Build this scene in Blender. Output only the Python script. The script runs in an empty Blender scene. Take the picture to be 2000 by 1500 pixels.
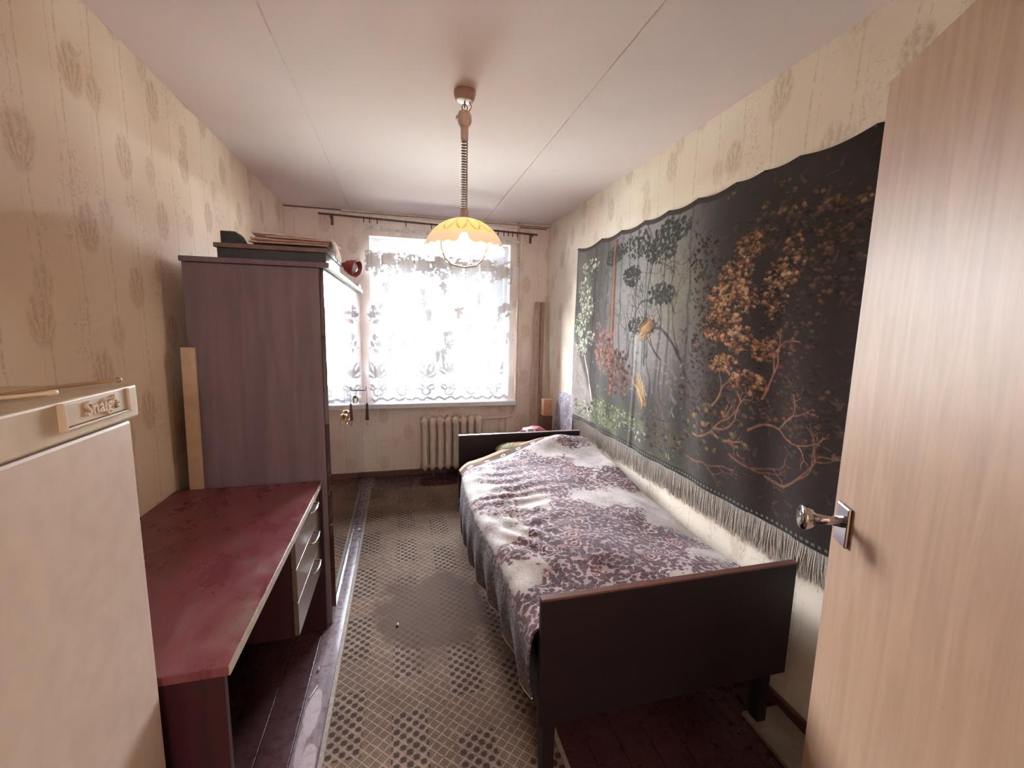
import bpy, bmesh, math, random
import numpy as np
from mathutils import Vector, Matrix
random.seed(7); rng = np.random.default_rng(7)
S = bpy.context.scene; COL = S.collection
# ------------------------------------------------------------------ camera
YAW, PIT, ROL, F = 0.2535, -0.1379, 0.0201, 836.3
CX, CZ = 0.9718, 1.5087
fw = Vector((math.sin(YAW)*math.cos(PIT), math.cos(YAW)*math.cos(PIT), math.sin(PIT)))
rt = Vector((math.cos(YAW), -math.sin(YAW), 0)); up = rt.cross(fw)
r2 = rt*math.cos(ROL)+up*math.sin(ROL); u2 = up*math.cos(ROL)-rt*math.sin(ROL)
cd = bpy.data.cameras.new('camera'); cam = bpy.data.objects.new('camera', cd); COL.objects.link(cam)
m = Matrix((r2, u2, -fw)).transposed().to_4x4(); m.translation = (CX, 0, CZ); cam.matrix_world = m
cd.sensor_width = 36; cd.lens = F/2000*36; cd.clip_start = .01; cd.clip_end = 200
S.camera = cam
# ------------------------------------------------------------------ world, lights, exposure
S.view_settings.view_transform = 'Standard'; S.view_settings.look = 'None'
S.view_settings.gamma = 1; S.view_settings.use_curve_mapping = False
S.view_settings.exposure = 2.33
try:
    S.cycles.use_denoising = True; S.cycles.max_bounces = 12; S.cycles.diffuse_bounces = 6
    S.cycles.transparent_max_bounces = 16; S.cycles.sample_clamp_indirect = 6
    S.cycles.caustics_reflective = False; S.cycles.caustics_refractive = False
except Exception: pass
w = bpy.data.worlds.new('sky'); S.world = w; w.use_nodes = True
WN = w.node_tree.nodes; WL = w.node_tree.links
bg = WN['Background']; bg.inputs[1].default_value = 29.0
tc = WN.new('ShaderNodeTexCoord'); sp = WN.new('ShaderNodeSeparateXYZ'); WL.new(tc.outputs['Generated'], sp.inputs[0])
rp = WN.new('ShaderNodeValToRGB'); WL.new(sp.outputs[2], rp.inputs[0]); WL.new(rp.outputs[0], bg.inputs[0])
rp.color_ramp.elements[0].position = 0; rp.color_ramp.elements[0].color = (.92, .95, 1, 1)
rp.color_ramp.elements[1].position = .8; rp.color_ramp.elements[1].color = (.72, .85, 1, 1)
def area(name, loc, rot, sx, sy, power, color, portal=False):
    l = bpy.data.lights.new(name, 'AREA'); l.shape = 'RECTANGLE'; l.size = sx; l.size_y = sy; l.energy = power; l.color = color
    if portal: l.cycles.is_portal = True
    o = bpy.data.objects.new(name, l); COL.objects.link(o); o.location = loc; o.rotation_euler = rot; return o
area('window_portal', (1.36, 4.52, 1.53), (math.radians(-90), 0, 0), 1.36, 1.6, 1, (1, 1, 1), True)
BULB_POWER = 9.5
def point(name, loc, power, color, rad):
    l = bpy.data.lights.new(name, 'POINT'); l.energy = power; l.color = color; l.shadow_soft_size = rad
    o = bpy.data.objects.new(name, l); COL.objects.link(o); o.location = loc; return o
point('hall_fill_light', (1.12, -1.12, 1.72), 10.5, (1, .86, .79), .13)  # added fill behind the camera, brightens the wardrobe side and back wall
point('pendant_bulb_light', (1.252, 1.993, 1.875), BULB_POWER, (1, .88, .74), .034)

# ------------------------------------------------------------------ material helpers
def lin(h, a=1):
    h = h.lstrip('#'); c = [int(h[i:i+2], 16)/255 for i in (0, 2, 4)]
    return tuple((x/12.92 if x <= .04045 else ((x+.055)/1.055)**2.4) for x in c)+(a,)
class V:
    """tiny expression wrapper around math nodes"""
    def __init__(s, g, sock): s.g, s.s = g, sock
    def _m(s, op, *a):
        n = s.g.t.nodes.new('ShaderNodeMath'); n.operation = op
        for i, x in enumerate((s,)+a):
            if isinstance(x, V): s.g.t.links.new(x.s, n.inputs[i])
            else: n.inputs[i].default_value = x
        return V(s.g, n.outputs[0])
    def __add__(s, o): return s._m('ADD', o)
    __radd__ = __add__
    def __sub__(s, o): return s._m('SUBTRACT', o)
    def __rsub__(s, o): return (s*-1)+o
    def __mul__(s, o): return s._m('MULTIPLY', o)
    __rmul__ = __mul__
    def __truediv__(s, o): return s._m('DIVIDE', o)
    def fr(s): return s._m('FRACT')
    def fl(s): return s._m('FLOOR')
    def ab(s): return s._m('ABSOLUTE')
    def lt(s, o): return s._m('LESS_THAN', o)
    def gt(s, o): return s._m('GREATER_THAN', o)
    def mx(s, o): return s._m('MAXIMUM', o)
    def mn(s, o): return s._m('MINIMUM', o)
    def sq(s): return s._m('SQRT')
    def sin(s): return s._m('SINE')
    def mod(s, o): return s._m('FLOORED_MODULO', o)
    def pw(s, o): return s._m('POWER', o)
    def at2(s, o): return s._m('ARCTAN2', o)
    def step(s, a, b):   # smoothstep from a to b
        n = s.g.t.nodes.new('ShaderNodeMapRange'); n.interpolation_type = 'SMOOTHSTEP'
        s.g.t.links.new(s.s, n.inputs[0]); n.inputs[1].default_value = a; n.inputs[2].default_value = b
        return V(s.g, n.outputs[0])
class G:
    def __init__(s, name, rough=.6, spec=.4):
        s.m = bpy.data.materials.new(name); s.m.use_nodes = True; s.t = s.m.node_tree; s.N = s.t.nodes; s.L = s.t.links
        s.b = s.N['Principled BSDF']; s.b.inputs['Roughness'].default_value = rough; s.b.inputs['Specular IOR Level'].default_value = spec
    def pos(s):
        n = s.N.new('ShaderNodeNewGeometry'); q = s.N.new('ShaderNodeSeparateXYZ'); s.L.new(n.outputs['Position'], q.inputs[0])
        s.P = n.outputs['Position']; return [V(s, q.outputs[i]) for i in range(3)]
    def obj(s):
        n = s.N.new('ShaderNodeTexCoord'); q = s.N.new('ShaderNodeSeparateXYZ'); s.L.new(n.outputs['Object'], q.inputs[0])
        s.P = n.outputs['Object']; return [V(s, q.outputs[i]) for i in range(3)]
    def uv(s):
        n = s.N.new('ShaderNodeUVMap'); q = s.N.new('ShaderNodeSeparateXYZ'); s.L.new(n.outputs[0], q.inputs[0])
        s.P = n.outputs[0]; return [V(s, q.outputs[i]) for i in range(2)]
    def attr(s, name):
        n = s.N.new('ShaderNodeAttribute'); n.attribute_name = name; q = s.N.new('ShaderNodeSeparateColor'); s.L.new(n.outputs['Color'], q.inputs[0])
        s.A = n.outputs['Color']; return [V(s, q.outputs[i]) for i in range(3)]
    def vec(s, x, y, z=0.):
        n = s.N.new('ShaderNodeCombineXYZ')
        for i, a in enumerate((x, y, z)):
            if isinstance(a, V): s.L.new(a.s, n.inputs[i])
            else: n.inputs[i].default_value = a
        return n.outputs[0]
    def noise(s, vec, scale, detail=3, rough=.5, dist=0):
        n = s.N.new('ShaderNodeTexNoise'); s.L.new(vec, n.inputs['Vector']); n.inputs['Scale'].default_value = scale
        n.inputs['Detail'].default_value = detail; n.inputs['Roughness'].default_value = rough; n.inputs['Distortion'].default_value = dist
        return V(s, n.outputs[0])
    def voro(s, vec, scale, feature='F1'):
        n = s.N.new('ShaderNodeTexVoronoi'); s.L.new(vec, n.inputs['Vector']); n.inputs['Scale'].default_value = scale; n.feature = feature
        return n
    def mix(s, f, a, b, mode='MIX'):
        n = s.N.new('ShaderNodeMix'); n.data_type = 'RGBA'; n.blend_type = mode
        for i, x in ((0, f), (6, a), (7, b)):
            if isinstance(x, V): s.L.new(x.s, n.inputs[i])
            elif isinstance(x, str): n.inputs[i].default_value = lin(x)
            elif isinstance(x, (int, float)): n.inputs[i].default_value = x
            elif isinstance(x, tuple): n.inputs[i].default_value = x
            else: s.L.new(x, n.inputs[i])
        return n.outputs[2]
    def base(s, c): s.L.new(c, s.b.inputs['Base Color']); return s
    def rough(s, v): s.L.new(v.s, s.b.inputs['Roughness'])
    def bump(s, h, strength=.3, dist=.002):
        n = s.N.new('ShaderNodeBump'); n.inputs['Strength'].default_value = strength; n.inputs['Distance'].default_value = dist
        s.L.new(h.s, n.inputs['Height']); s.L.new(n.outputs[0], s.b.inputs['Normal']); return s
_M = {}
def plain(hexa, rough=.6, metal=0., vary=.12, scale=25, spec=.4):
    """solid colour with slight mottling"""
    k = (hexa, rough, metal, vary, scale)
    if k in _M: return _M[k]
    g = G('paint_'+hexa, rough, spec); g.obj(); n = g.noise(g.P, scale, 4)
    c = lin(hexa); d = tuple(x*(1-vary*2) for x in c[:3])+(1,)
    g.base(g.mix(n.step(.3, .75), c, d)); g.b.inputs['Metallic'].default_value = metal
    _M[k] = g.m; return g.m
def wood(name, a, b, rough=.35, axis=1, scale=1., coat=0.):
    g = G(name, rough); p = g.obj(); sc = [22, 22, 22]; sc[axis] = 1.6
    v = g.vec(p[0]*(sc[0]*scale), p[1]*(sc[1]*scale), p[2]*(sc[2]*scale)); n = g.noise(v, 1.6, 6, .6, .6); n2 = g.noise(g.P, 3, 2)
    g.base(g.mix((n*.75+n2*.25).step(.35, .68), a, b)); g.b.inputs['Coat Weight'].default_value = coat; g.b.inputs['Coat Roughness'].default_value = .06
    return g.m

# ------------------------------------------------------------------ geometry helpers
def tag(o, label=None, cat=None, group=None, kind=None):
    if label: o['label'] = label
    if cat: o['category'] = cat
    if group: o['group'] = group
    if kind: o['kind'] = kind
    return o
def empty(name, loc, label=None, cat=None, group=None, rz=0, kind=None):
    o = bpy.data.objects.new(name, None); COL.objects.link(o); o.location = loc; o.rotation_euler[2] = rz
    o.empty_display_size = .05; return tag(o, label, cat, group, kind)
def link(name, bm, mat, parent=None, smooth=False, bevel=0, loc=None, recalc=True):
    me = bpy.data.meshes.new(name)
    if recalc: bmesh.ops.recalc_face_normals(bm, faces=bm.faces)
    bm.to_mesh(me); bm.free(); me.materials.append(mat)
    if smooth:
        for p in me.polygons: p.use_smooth = True
    o = bpy.data.objects.new(name, me); COL.objects.link(o)
    if parent:
        o.parent = parent
    if loc is not None: o.location = loc
    if bevel:
        b = o.modifiers.new('bevel', 'BEVEL'); b.width = bevel; b.segments = 2; b.limit_method = 'ANGLE'; b.angle_limit = math.radians(40)
    return o
def BM(): return bmesh.new()
def box(bm, x0, x1, y0, y1, z0, z1, mat=None):
    vs = [bm.verts.new((x, y, z)) for z in (z0, z1) for y in (y0, y1) for x in (x0, x1)]
    if mat is not None:
        for v in vs: v.co = mat @ v.co
    for f in ((0, 2, 3, 1), (4, 5, 7, 6), (0, 1, 5, 4), (2, 6, 7, 3), (0, 4, 6, 2), (1, 3, 7, 5)): bm.faces.new([vs[i] for i in f])
    return bm
def bx(name, x0, x1, y0, y1, z0, z1, mat, parent=None, bevel=.002):
    """box part given in world coordinates (parent empties have no scale)"""
    bm = BM(); o = parent.location if parent else Vector((0, 0, 0))
    box(bm, x0-o.x, x1-o.x, y0-o.y, y1-o.y, z0-o.z, z1-o.z); return link(name, bm, mat, parent, bevel=bevel)
def tube(bm, pts, r, n=8, closed=False, cap=True):
    pts = [Vector(p) for p in pts]; rings = []; k = len(pts); ref = None
    for i, p in enumerate(pts):
        if closed: t = (pts[(i+1) % k]-pts[i-1]).normalized()
        else: t = (pts[min(i+1, k-1)]-pts[max(i-1, 0)]).normalized()
        if ref is None: ref = t.orthogonal().normalized()
        ref = (ref-t*ref.dot(t)).normalized(); b = t.cross(ref); rr = r[i] if hasattr(r, '__len__') else r
        rings.append([bm.verts.new(p+(ref*math.cos(a)+b*math.sin(a))*rr) for a in [2*math.pi*j/n for j in range(n)]])
    for i in range(k if closed else k-1):
        A, B = rings[i], rings[(i+1) % k]
        for j in range(n): bm.faces.new((A[j], A[(j+1) % n], B[(j+1) % n], B[j]))
    if cap and not closed: bm.faces.new(rings[0][::-1]); bm.faces.new(rings[-1])
    return bm
def lathe(bm, prof, n=24, c=(0, 0, 0), cap=True):
    rings = [[bm.verts.new((c[0]+r*math.cos(2*math.pi*j/n), c[1]+r*math.sin(2*math.pi*j/n), c[2]+z)) for j in range(n)] for r, z in prof]
    for A, B in zip(rings, rings[1:]):
        for j in range(n): bm.faces.new((A[j], A[(j+1) % n], B[(j+1) % n], B[j]))
    if cap: bm.faces.new(rings[0][::-1]); bm.faces.new(rings[-1])
    return bm
def grid(name, X, Y, Z, mat, parent=None, uv=None, attrs=None, thick=0, recalc_flip=False, smooth=True):
    """surface from 2-D arrays with uv and colour attributes; solidified to a real thickness"""
    r, c = X.shape; co = np.stack([X, Y, Z], -1).reshape(-1, 3)
    idx = np.arange(r*c).reshape(r, c); q = np.stack([idx[:-1, :-1], idx[:-1, 1:], idx[1:, 1:], idx[1:, :-1]], -1).reshape(-1, 4)
    if recalc_flip: q = q[:, ::-1]
    me = bpy.data.meshes.new(name); me.vertices.add(len(co)); me.vertices.foreach_set('co', co.ravel().astype('f'))
    me.loops.add(q.size); me.loops.foreach_set('vertex_index', q.ravel().astype('i')); me.polygons.add(len(q))
    me.polygons.foreach_set('loop_start', (np.arange(len(q))*4).astype('i')); me.update(calc_edges=True)
    if uv is not None:
        l = me.uv_layers.new(name='UVMap'); a = np.stack([uv[0], uv[1]], -1).reshape(-1, 2)[q.ravel()]; l.data.foreach_set('uv', a.ravel().astype('f'))
    for k, A in (attrs or {}).items():
        at = me.color_attributes.new(name=k, type='FLOAT_COLOR', domain='POINT')
        A = np.concatenate([A.reshape(-1, 3), np.ones((r*c, 1))], 1); at.data.foreach_set('color', A.ravel().astype('f'))
    me.polygons.foreach_set('use_smooth', np.full(len(q), smooth)); me.materials.append(mat); me.validate()
    o = bpy.data.objects.new(name, me); COL.objects.link(o)
    if parent: o.parent = parent
    if thick:
        s = o.modifiers.new('thickness', 'SOLIDIFY'); s.thickness = thick; s.offset = 0
    return o
def vnoise(x, y, s, seed=0):
    """smooth value noise on arrays"""
    R = np.random.default_rng(seed).random((64, 64)); x = x*s+seed*1.7+100; y = y*s+100
    xi, yi = np.floor(x).astype(int), np.floor(y).astype(int); fx, fy = x-xi, y-yi; fx = fx*fx*(3-2*fx); fy = fy*fy*(3-2*fy)
    g = lambda a, b: R[a % 64, b % 64]
    return (g(xi, yi)*(1-fx)+g(xi+1, yi)*fx)*(1-fy)+(g(xi, yi+1)*(1-fx)+g(xi+1, yi+1)*fx)*fy
def sstep(x, a, b): t = np.clip((x-a)/(b-a), 0, 1); return t*t*(3-2*t)

W, D, H = 2.4252, 4.2491, 2.5
# ------------------------------------------------------------------ setting materials
def wallpaper(name, ax, base='#e2d0bc', dark='#b39679', light='#efe3d0'):
    g = G(name, .75, .2); p = g.pos(); u, v = p[ax], p[2]
    w1 = g.noise(g.vec(u, v, 0), 3, 2); w2 = g.noise(g.P, 55, 4, .65)
    uu = u+(w1-.5)*.05
    # reed stems: pairs of thin vertical lines
    st = ((uu/.16).fr()-.5).ab()*.16; stem = (1-st.step(.001, .0075))*w2.step(.36, .6)
    st2 = ((uu/.16+.21).fr()-.5).ab()*.16; stem = stem.mx((1-st2.step(.0005, .004))*w2.step(.42, .62)*.8)
    # feathery ovals in a staggered lattice
    def oval(du, dv, pu, pv, ru, rv, ph):
        cu = (u/pu+ph).fl(); a = ((u/pu+ph).fr()-.5)*pu; o = (cu*.37+dv).fr(); b = ((v/pv+o).fr()-.5)*pv
        r = ((a/ru)*(a/ru)+(b/rv)*(b/rv)).sq(); ang = a.at2(b+.09)
        fan = ((ang*26+(w2-.5)*9).sin()*.5+.5)
        return (1-r.step(.72, 1.12))*(fan*.6+.4)
    o1 = oval(0, .1, .235, .47, .052, .085, .13); o2 = oval(0, .55, .31, .39, .04, .06, .6)*.75
    scr = (1-((g.noise(g.P, 17, 2, .5, 1.5)-.5).ab()).step(.004, .022))*g.noise(g.P, 4, 1).step(.5, .62)
    fac = (stem*.55).mx(o1*.75).mx(o2*.7).mx(scr*.6)*w2.step(.2, .6)
    c = g.mix(g.noise(g.P, 1.7, 2).step(.35, .7), base, light)
    c = g.mix(fac*.8, c, dark)
    g.base(c); g.bump(w2*.5+fac*.5, .25, .0015)
    return g.m
M_left = wallpaper('wallpaper_left', 1, '#dcc6b0', '#a58468', '#e8d6c2')
M_right = wallpaper('wallpaper_right', 1, '#e2d3c0', '#b09a80', '#ebe0d0')
M_back = wallpaper('wallpaper_back', 0, '#ece0d7', '#c4ae9f', '#f1e8e1')
g = G('ceiling_whitewash', .85, .15); p = g.pos(); n = g.noise(g.P, 1.3, 3); n2 = g.noise(g.P, 60, 3)
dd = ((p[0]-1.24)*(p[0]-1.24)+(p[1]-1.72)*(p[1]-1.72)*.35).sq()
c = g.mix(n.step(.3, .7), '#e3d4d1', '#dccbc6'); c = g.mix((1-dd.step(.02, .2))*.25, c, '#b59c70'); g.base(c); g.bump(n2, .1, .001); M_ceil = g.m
g = G('floor_paint', .3, .5); p = g.pos(); n = g.noise(g.vec(p[0]*40, p[1]*3, 0), 2, 5, .6); n2 = g.noise(g.P, 28, 5, .6)
c = g.mix(n.step(.2, .8), '#3c2224', '#4a2c2e')
band = p[0].step(.572, .578)*(1-p[0].step(.70, .71)); c = g.mix(band*(n*.5+.35).step(.3, .75), c, '#7b686b')   # worn grey board beside the runner
def ell(cx, cy, rx, ry):
    a = (p[0]-cx)/rx; b = (p[1]-cy)/ry; return 1-((a*a+b*b).sq()+(n2-.5)*.9).step(.85, 1.0)
peel = ell(.615, 1.62, .03, .12).mx(ell(.635, 1.40, .028, .09)).mx(ell(.60, 1.48, .015, .1)*.8)
c = g.mix(peel*.75, c, '#a8979a'); g.base(c); g.rough(n2.step(.2, .9)*.25+.2); g.bump(n2, .15, .001); M_floor = g.m
M_white = plain('#e4e0dc', .4, 0, .05); M_trimw = plain('#e8ddd6', .5, 0, .06)
M_skirt = plain('#5d3a33', .4, 0, .12)
M_dark = plain('#2a1f1d', .6)

# ------------------------------------------------------------------ room shell
def struct(name, bm, mat, parent=None, bevel=0): return tag(link(name, bm, mat, parent, bevel=bevel), kind='structure' if not parent else None)
Y0 = -.06; YH = -1.45; T = .12
fl = BM(); box(fl, -.0-T, W+T, YH-T, D+T, -.08, -.012); floor = struct('floor', fl, M_dark)
pw = .115; k = 0; xx = 0.0; pm = {}
while xx < W-.01:
    x1 = min(xx+pw, W); wd = round(x1-xx, 4)
    if wd not in pm:
        b = BM(); box(b, .0012, wd-.0012, YH, D, -.012, 0); o = link('plank', b, M_floor, floor, bevel=.0015); pm[wd] = o.data
    else:
        o = bpy.data.objects.new('plank', pm[wd]); COL.objects.link(o); o.parent = floor
        mo = o.modifiers.new('bevel', 'BEVEL'); mo.width = .0015; mo.segments = 2
    o.location = (xx, 0, random.uniform(-.0008, 0)); xx = x1
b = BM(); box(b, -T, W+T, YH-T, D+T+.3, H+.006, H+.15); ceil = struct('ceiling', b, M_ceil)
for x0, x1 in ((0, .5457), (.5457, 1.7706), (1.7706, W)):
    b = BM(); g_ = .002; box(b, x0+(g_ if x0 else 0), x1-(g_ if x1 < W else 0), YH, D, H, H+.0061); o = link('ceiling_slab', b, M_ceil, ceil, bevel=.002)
b = BM(); box(b, -T, 0, YH-T, D+.35, 0, H+.006); struct('wall_left', b, M_left)
b = BM(); box(b, W, W+T, YH-T, D+.35, 0, H+.006); struct('wall_right', b, M_right)
OX0, OX1, OZ0, OZ1 = .70, 2.03, .70, 2.285
b = BM(); box(b, 0, OX0, D, D+.35, 0, H+.006); box(b, OX1, W, D, D+.35, 0, H+.006); box(b, OX0, OX1, D, D+.35, 0, OZ0); box(b, OX0, OX1, D, D+.35, OZ1, H+.006)
struct('wall_back', b, M_back)
DX0, DX1, DZ = .66, 1.52, 2.05
b = BM(); box(b, 0, DX0, Y0-T, Y0, 0, H); box(b, DX1, W, Y0-T, Y0, 0, H); box(b, DX0, DX1, Y0-T, Y0, DZ, H)
struct('wall_front', b, M_right)
b = BM(); box(b, 0, W, YH-T, YH, 0, H+.006); struct('wall_hall', b, plain('#d9c3a6', .8, 0, .06))
# door frame
b = BM(); box(b, DX0, DX0+.03, Y0-T-.01, Y0+.01, 0, DZ); box(b, DX1-.03, DX1, Y0-T-.01, Y0+.01, 0, DZ); box(b, DX0, DX1, Y0-T-.01, Y0+.01, DZ-.03, DZ+.0)
struct('trim_1', b, M_trimw)
# skirting
def skirt(name, x0, x1, y0, y1):
    b = BM(); box(b, x0, x1, y0, y1, 0, .055); struct(name, b, M_skirt, bevel=.004)
skirt('baseboard_back', 0.0, W, D-.018, D); skirt('baseboard_right', W-.018, W, Y0, D-.018); skirt('baseboard_left', 0, .018, 1.0, D-.018)
# plaster cove and dark crack along the top of the window wall
b = BM()
for i, (x0, x1, z0, z1) in enumerate(((.46, 2.12, 2.442, 2.472),)):
    box(b, x0, x1, D-.022, D, z0, z1)
struct('trim_2', b, M_trimw, bevel=.004)
b = BM(); box(b, 0.0, .47, D-.006, D, 2.484, 2.494); box(b, .47, W, D-.005, D, 2.474, 2.48); box(b, 2.12, W-.03, D-.01, D, 2.455, 2.464); struct('trim_3', b, plain('#77655f', .9))

# ------------------------------------------------------------------ window
win = empty('window_1', (1.36, 4.42, .74), kind='structure')
M_frame = plain('#dde3ea', .35, 0, .04)
def wframe(name, x0, x1, z0, z1, t, y0, y1, par, mat=M_frame):
    o = par.location if par.parent is None else Vector(par.location)+Vector(par.parent.location)
    b = BM(); q = lambda a0, a1, c0, c1: box(b, a0-o.x, a1-o.x, y0-o.y, y1-o.y, c0-o.z, c1-o.z)
    q(x0, x0+t, z0, z1); q(x1-t, x1, z0, z1); q(x0+t, x1-t, z0, z0+t); q(x0+t, x1-t, z1-t, z1)
    return link(name, b, mat, par, bevel=.003)
wframe('frame', OX0, OX1, .742, OZ1, .035, 4.36, 4.46, win)
bx('transom', OX0+.035, OX1-.035, 4.37, 4.45, 2.10, 2.19, M_frame, win)
bx('mullion', 1.262, 1.356, 4.365, 4.455, .849, 2.10, M_frame, win)
g = G('window_glass', .02); gl = g.N.new('ShaderNodeBsdfGlossy'); gl.inputs[1].default_value = .02; tr = g.N.new('ShaderNodeBsdfTransparent')
mx = g.N.new('ShaderNodeMixShader'); fr_ = g.N.new('ShaderNodeFresnel'); fr_.inputs[0].default_value = 1.45
g.L.new(fr_.outputs[0], mx.inputs[0]); g.L.new(tr.outputs[0], mx.inputs[1]); g.L.new(gl.outputs[0], mx.inputs[2]); g.L.new(mx.outputs[0], g.N['Material Output'].inputs[0]); M_glass = g.m
def sash(x0, x1, z0, z1, t, name='sash', y0=4.375, y1=4.42):
    f = wframe(name, x0, x1, z0, z1, t, y0, y1, win)
    bx('pane', x0+t-.004, x1-t+.004, (y0+y1)/2-.002, (y0+y1)/2+.002, z0+t-.004, z1-t+.004, M_glass, win, bevel=0)
    return f
bx('bottom_rail', .737, 1.99, 4.37, 4.45, .777, .848, M_frame, win)
sash(.737, 1.262, .849, 2.098, .047)
sash(1.357, 1.99, .849, 1.69, .05); sash(1.357, 1.82, 1.70, 2.098, .045, 'vent_sash', 4.365, 4.41)
bx('frame_filler', 1.82, 1.99, 4.37, 4.44, 1.69, 2.10, M_frame, win)
bx('pane', OX0+.03, OX1-.03, 4.405, 4.409, 2.185, OZ1-.03, M_glass, win, bevel=0)
b = BM(); tube(b, [(0, -.06, .55), (0, -.085, .55), (0, -.085, .48)], .006); link('latch', b, plain('#b9b4ae', .3, .8), win)
# window sill
b = BM(); box(b, .60, 2.093, 4.135, D, .698, .742); box(b, OX0, OX1, D, 4.40, .70, .742)
o = struct('trim_4', b, plain('#e9e9ee', .3, 0, .05), bevel=.006)

# ------------------------------------------------------------------ outside
house = empty('apartment_building', (3, 30, -5), 'long pale building with a red roof seen through the lace curtain', 'building')
M_hw = plain('#d8cdb2', .8, 0, .05, 2); M_hr = plain('#5e1c1a', .8, 0, .08, 4)
bx('wall', -14, 22, 30, 40, -5, 1.0, M_hw, house, 0); bx('roof', -14.5, 22.5, 29.4, 40.5, 1.0, 2.4, M_hr, house, 0)
for i in range(14):
    for zz in (-3.6, -1.2): bx('window', -12+i*2.4, -10.9+i*2.4, 29.95, 30.02, zz, zz+1.4, plain('#8b97a5', .3), house, 0)
b = BM(); box(b, -60, 60, 5, 90, -5.1, -5); tag(link('ground', b, plain('#a9a698', .9, 0, .1, 1)), kind='structure')
def birch(x, y, h, label):
    t = empty('tree', (x, y, -5), label, 'tree')
    b = BM(); tube(b, [(0, 0, 0), (.05, 0, h*.5), (0, .05, h)], [.16, .12, .03]); link('trunk', b, plain('#cfc8bd', .8), t, True)
    b = BM()
    for i in range(500):
        a = random.uniform(0, 6.28); z = random.uniform(h*.4, h*1.05); r = random.uniform(.1, 1.3)*(1.15-z/h*.7)
        c = Vector((r*math.cos(a), r*math.sin(a), z)); v = [c+Vector((random.uniform(-.1, .1), random.uniform(-.1, .1), random.uniform(-.1, .1))) for _ in range(3)]
        b.faces.new([b.verts.new(q) for q in v])
    tag(link('foliage', b, plain('#4c5526', .7), t, recalc=False), kind='stuff')
birch(1.1, 17, 5.6, 'pale trunked leafy tree outside left window pane'); birch(4.8, 19, 5.2, 'leafy tree outside right window pane')

# ------------------------------------------------------------------ lace curtain
gx, gz = 560, 520
s = np.linspace(0, 1, gx)[None, :]*np.ones((gz, 1)); tt = np.linspace(0, 1, gz)[:, None]*np.ones((1, gx))   # tt 0 bottom
xl = .655+.02*(1-tt); xr = np.where(tt > .78, 2.10, 2.10-.09*(.78-tt)/.78)
U = s
wv = .012*np.sin(s*62+vnoise(s, tt, 3, 4)*5)+.008*np.sin(s*131+2*tt)
edge = np.exp(-((s-.04)/.05)**2)+np.exp(-((s-.93)/.09)**2)
wv = wv*(.45+.9*edge)
Xc = xl+(xr-xl)*(s+.004*np.sin(s*90)); Yc = 4.175+wv*(1-.3*(1-tt)); 
hooks_u = np.array([0.0, .04, .085, .26, .42, .55, .68, .78, .86, .9, .93, .96, 1.0])
dr = np.min(np.abs(s[0][:, None]-hooks_u[None, :]), 1)
ztop = 2.375-.04*s[0]-.10*dr
Zc = .752+(ztop[None, :]-.752)*tt
PW = 1.42; PH = 1.62; px = s*PW; pz = tt*PH
L = np.zeros_like(px)
def leaf(cx, cz, ang, ln, wd, amp=1., vein=True):
    global L
    ca, sa = math.cos(ang), math.sin(ang); a = (px-cx)*ca+(pz-cz)*sa; b_ = -(px-cx)*sa+(pz-cz)*ca
    t = a/ln; ww = wd*np.sin(np.clip(t, 0, 1)*math.pi)**.8; ins = (t > 0) & (t < 1)
    d = np.abs(b_)/(ww+1e-6); m_ = np.where(ins & (d < 1), .1+.9*(d > (.30 if ln > .08 else -1)), 0)
    if vein: m_ = m_
    L = np.maximum(L, m_*amp)
def flower(cx, cz, r, n=6, amp=1., a0=0): 
    for i in range(n): leaf(cx, cz, a0+i*2*math.pi/n, r, r*.28, amp)
def stemc(x0, z0, x1, z1, bend, wd=.004, amp=.9):
    global L
    for t in np.linspace(0, 1, 60):
        x = x0+(x1-x0)*t+bend*math.sin(t*math.pi); z = z0+(z1-z0)*t
        L = np.maximum(L, amp*((px-x)**2+(pz-z)**2 < wd**2))
for i, cx in enumerate(np.arange(.08, PW, .235)):
    for a_, l_ in ((.5, .13), (1.1, .17), (1.57, .13), (2.05, .17), (2.65, .13)): leaf(cx, .24+.03*(i % 2), a_, l_, .035)
    stemc(cx, .09, cx, .25, .015); leaf(cx-.015, .12, 2.6, .09, .03); leaf(cx+.015, .12, .5, .09, .03)
    L = np.maximum(L, .8*((np.hypot(px-cx, (pz-.10)*1.2) < .05) & (np.hypot(px-cx, (pz-.10)*1.2) > .034)))
for i in range(34): 
    cx, cz = random.uniform(.05, PW), random.uniform(.45, 1.2)
    flower(cx, cz, random.uniform(.035, .055), 5, .85, random.random()); stemc(cx, cz, cx+random.uniform(-.08, .08), cz-.12, .02, .003); leaf(cx, cz-.09, random.uniform(.2, 2.9), .07, .018)
for i, cx in enumerate(np.arange(.06, PW, .15)):   # upper lace band
    flower(cx, 1.30+.03*math.sin(i*2), .07, 8, .9); leaf(cx+.075, 1.24, 1.57, .1, .03)
band = sstep(pz, 1.18+.02*np.cos(px*40), 1.20+.02*np.cos(px*40))*(1-sstep(pz, 1.38, 1.40)); L = np.maximum(L, (.25+.75*(vnoise(px, pz, 60, 3) > .52))*band)
L = np.maximum(L, .7*(np.abs(pz-.03-.012*np.cos(px*55)) < .010)); L = np.maximum(L, .35*(pz < .03))
L = np.maximum(L, .6*(np.abs(pz-PH+.03) < .012))
g = G('lace_net', .8, .1); a = g.attr('lace'); uvw = g.uv(); net = g.noise(g.P, 500, 1)
g.b.inputs['Base Color'].default_value = lin('#eef0f4')
tl = g.N.new('ShaderNodeBsdfTranslucent'); tl.inputs[0].default_value = (.86, .9, .95, 1); df = g.N.new('ShaderNodeBsdfDiffuse'); df.inputs[0].default_value = (.82, .82, .84, 1)
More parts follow.
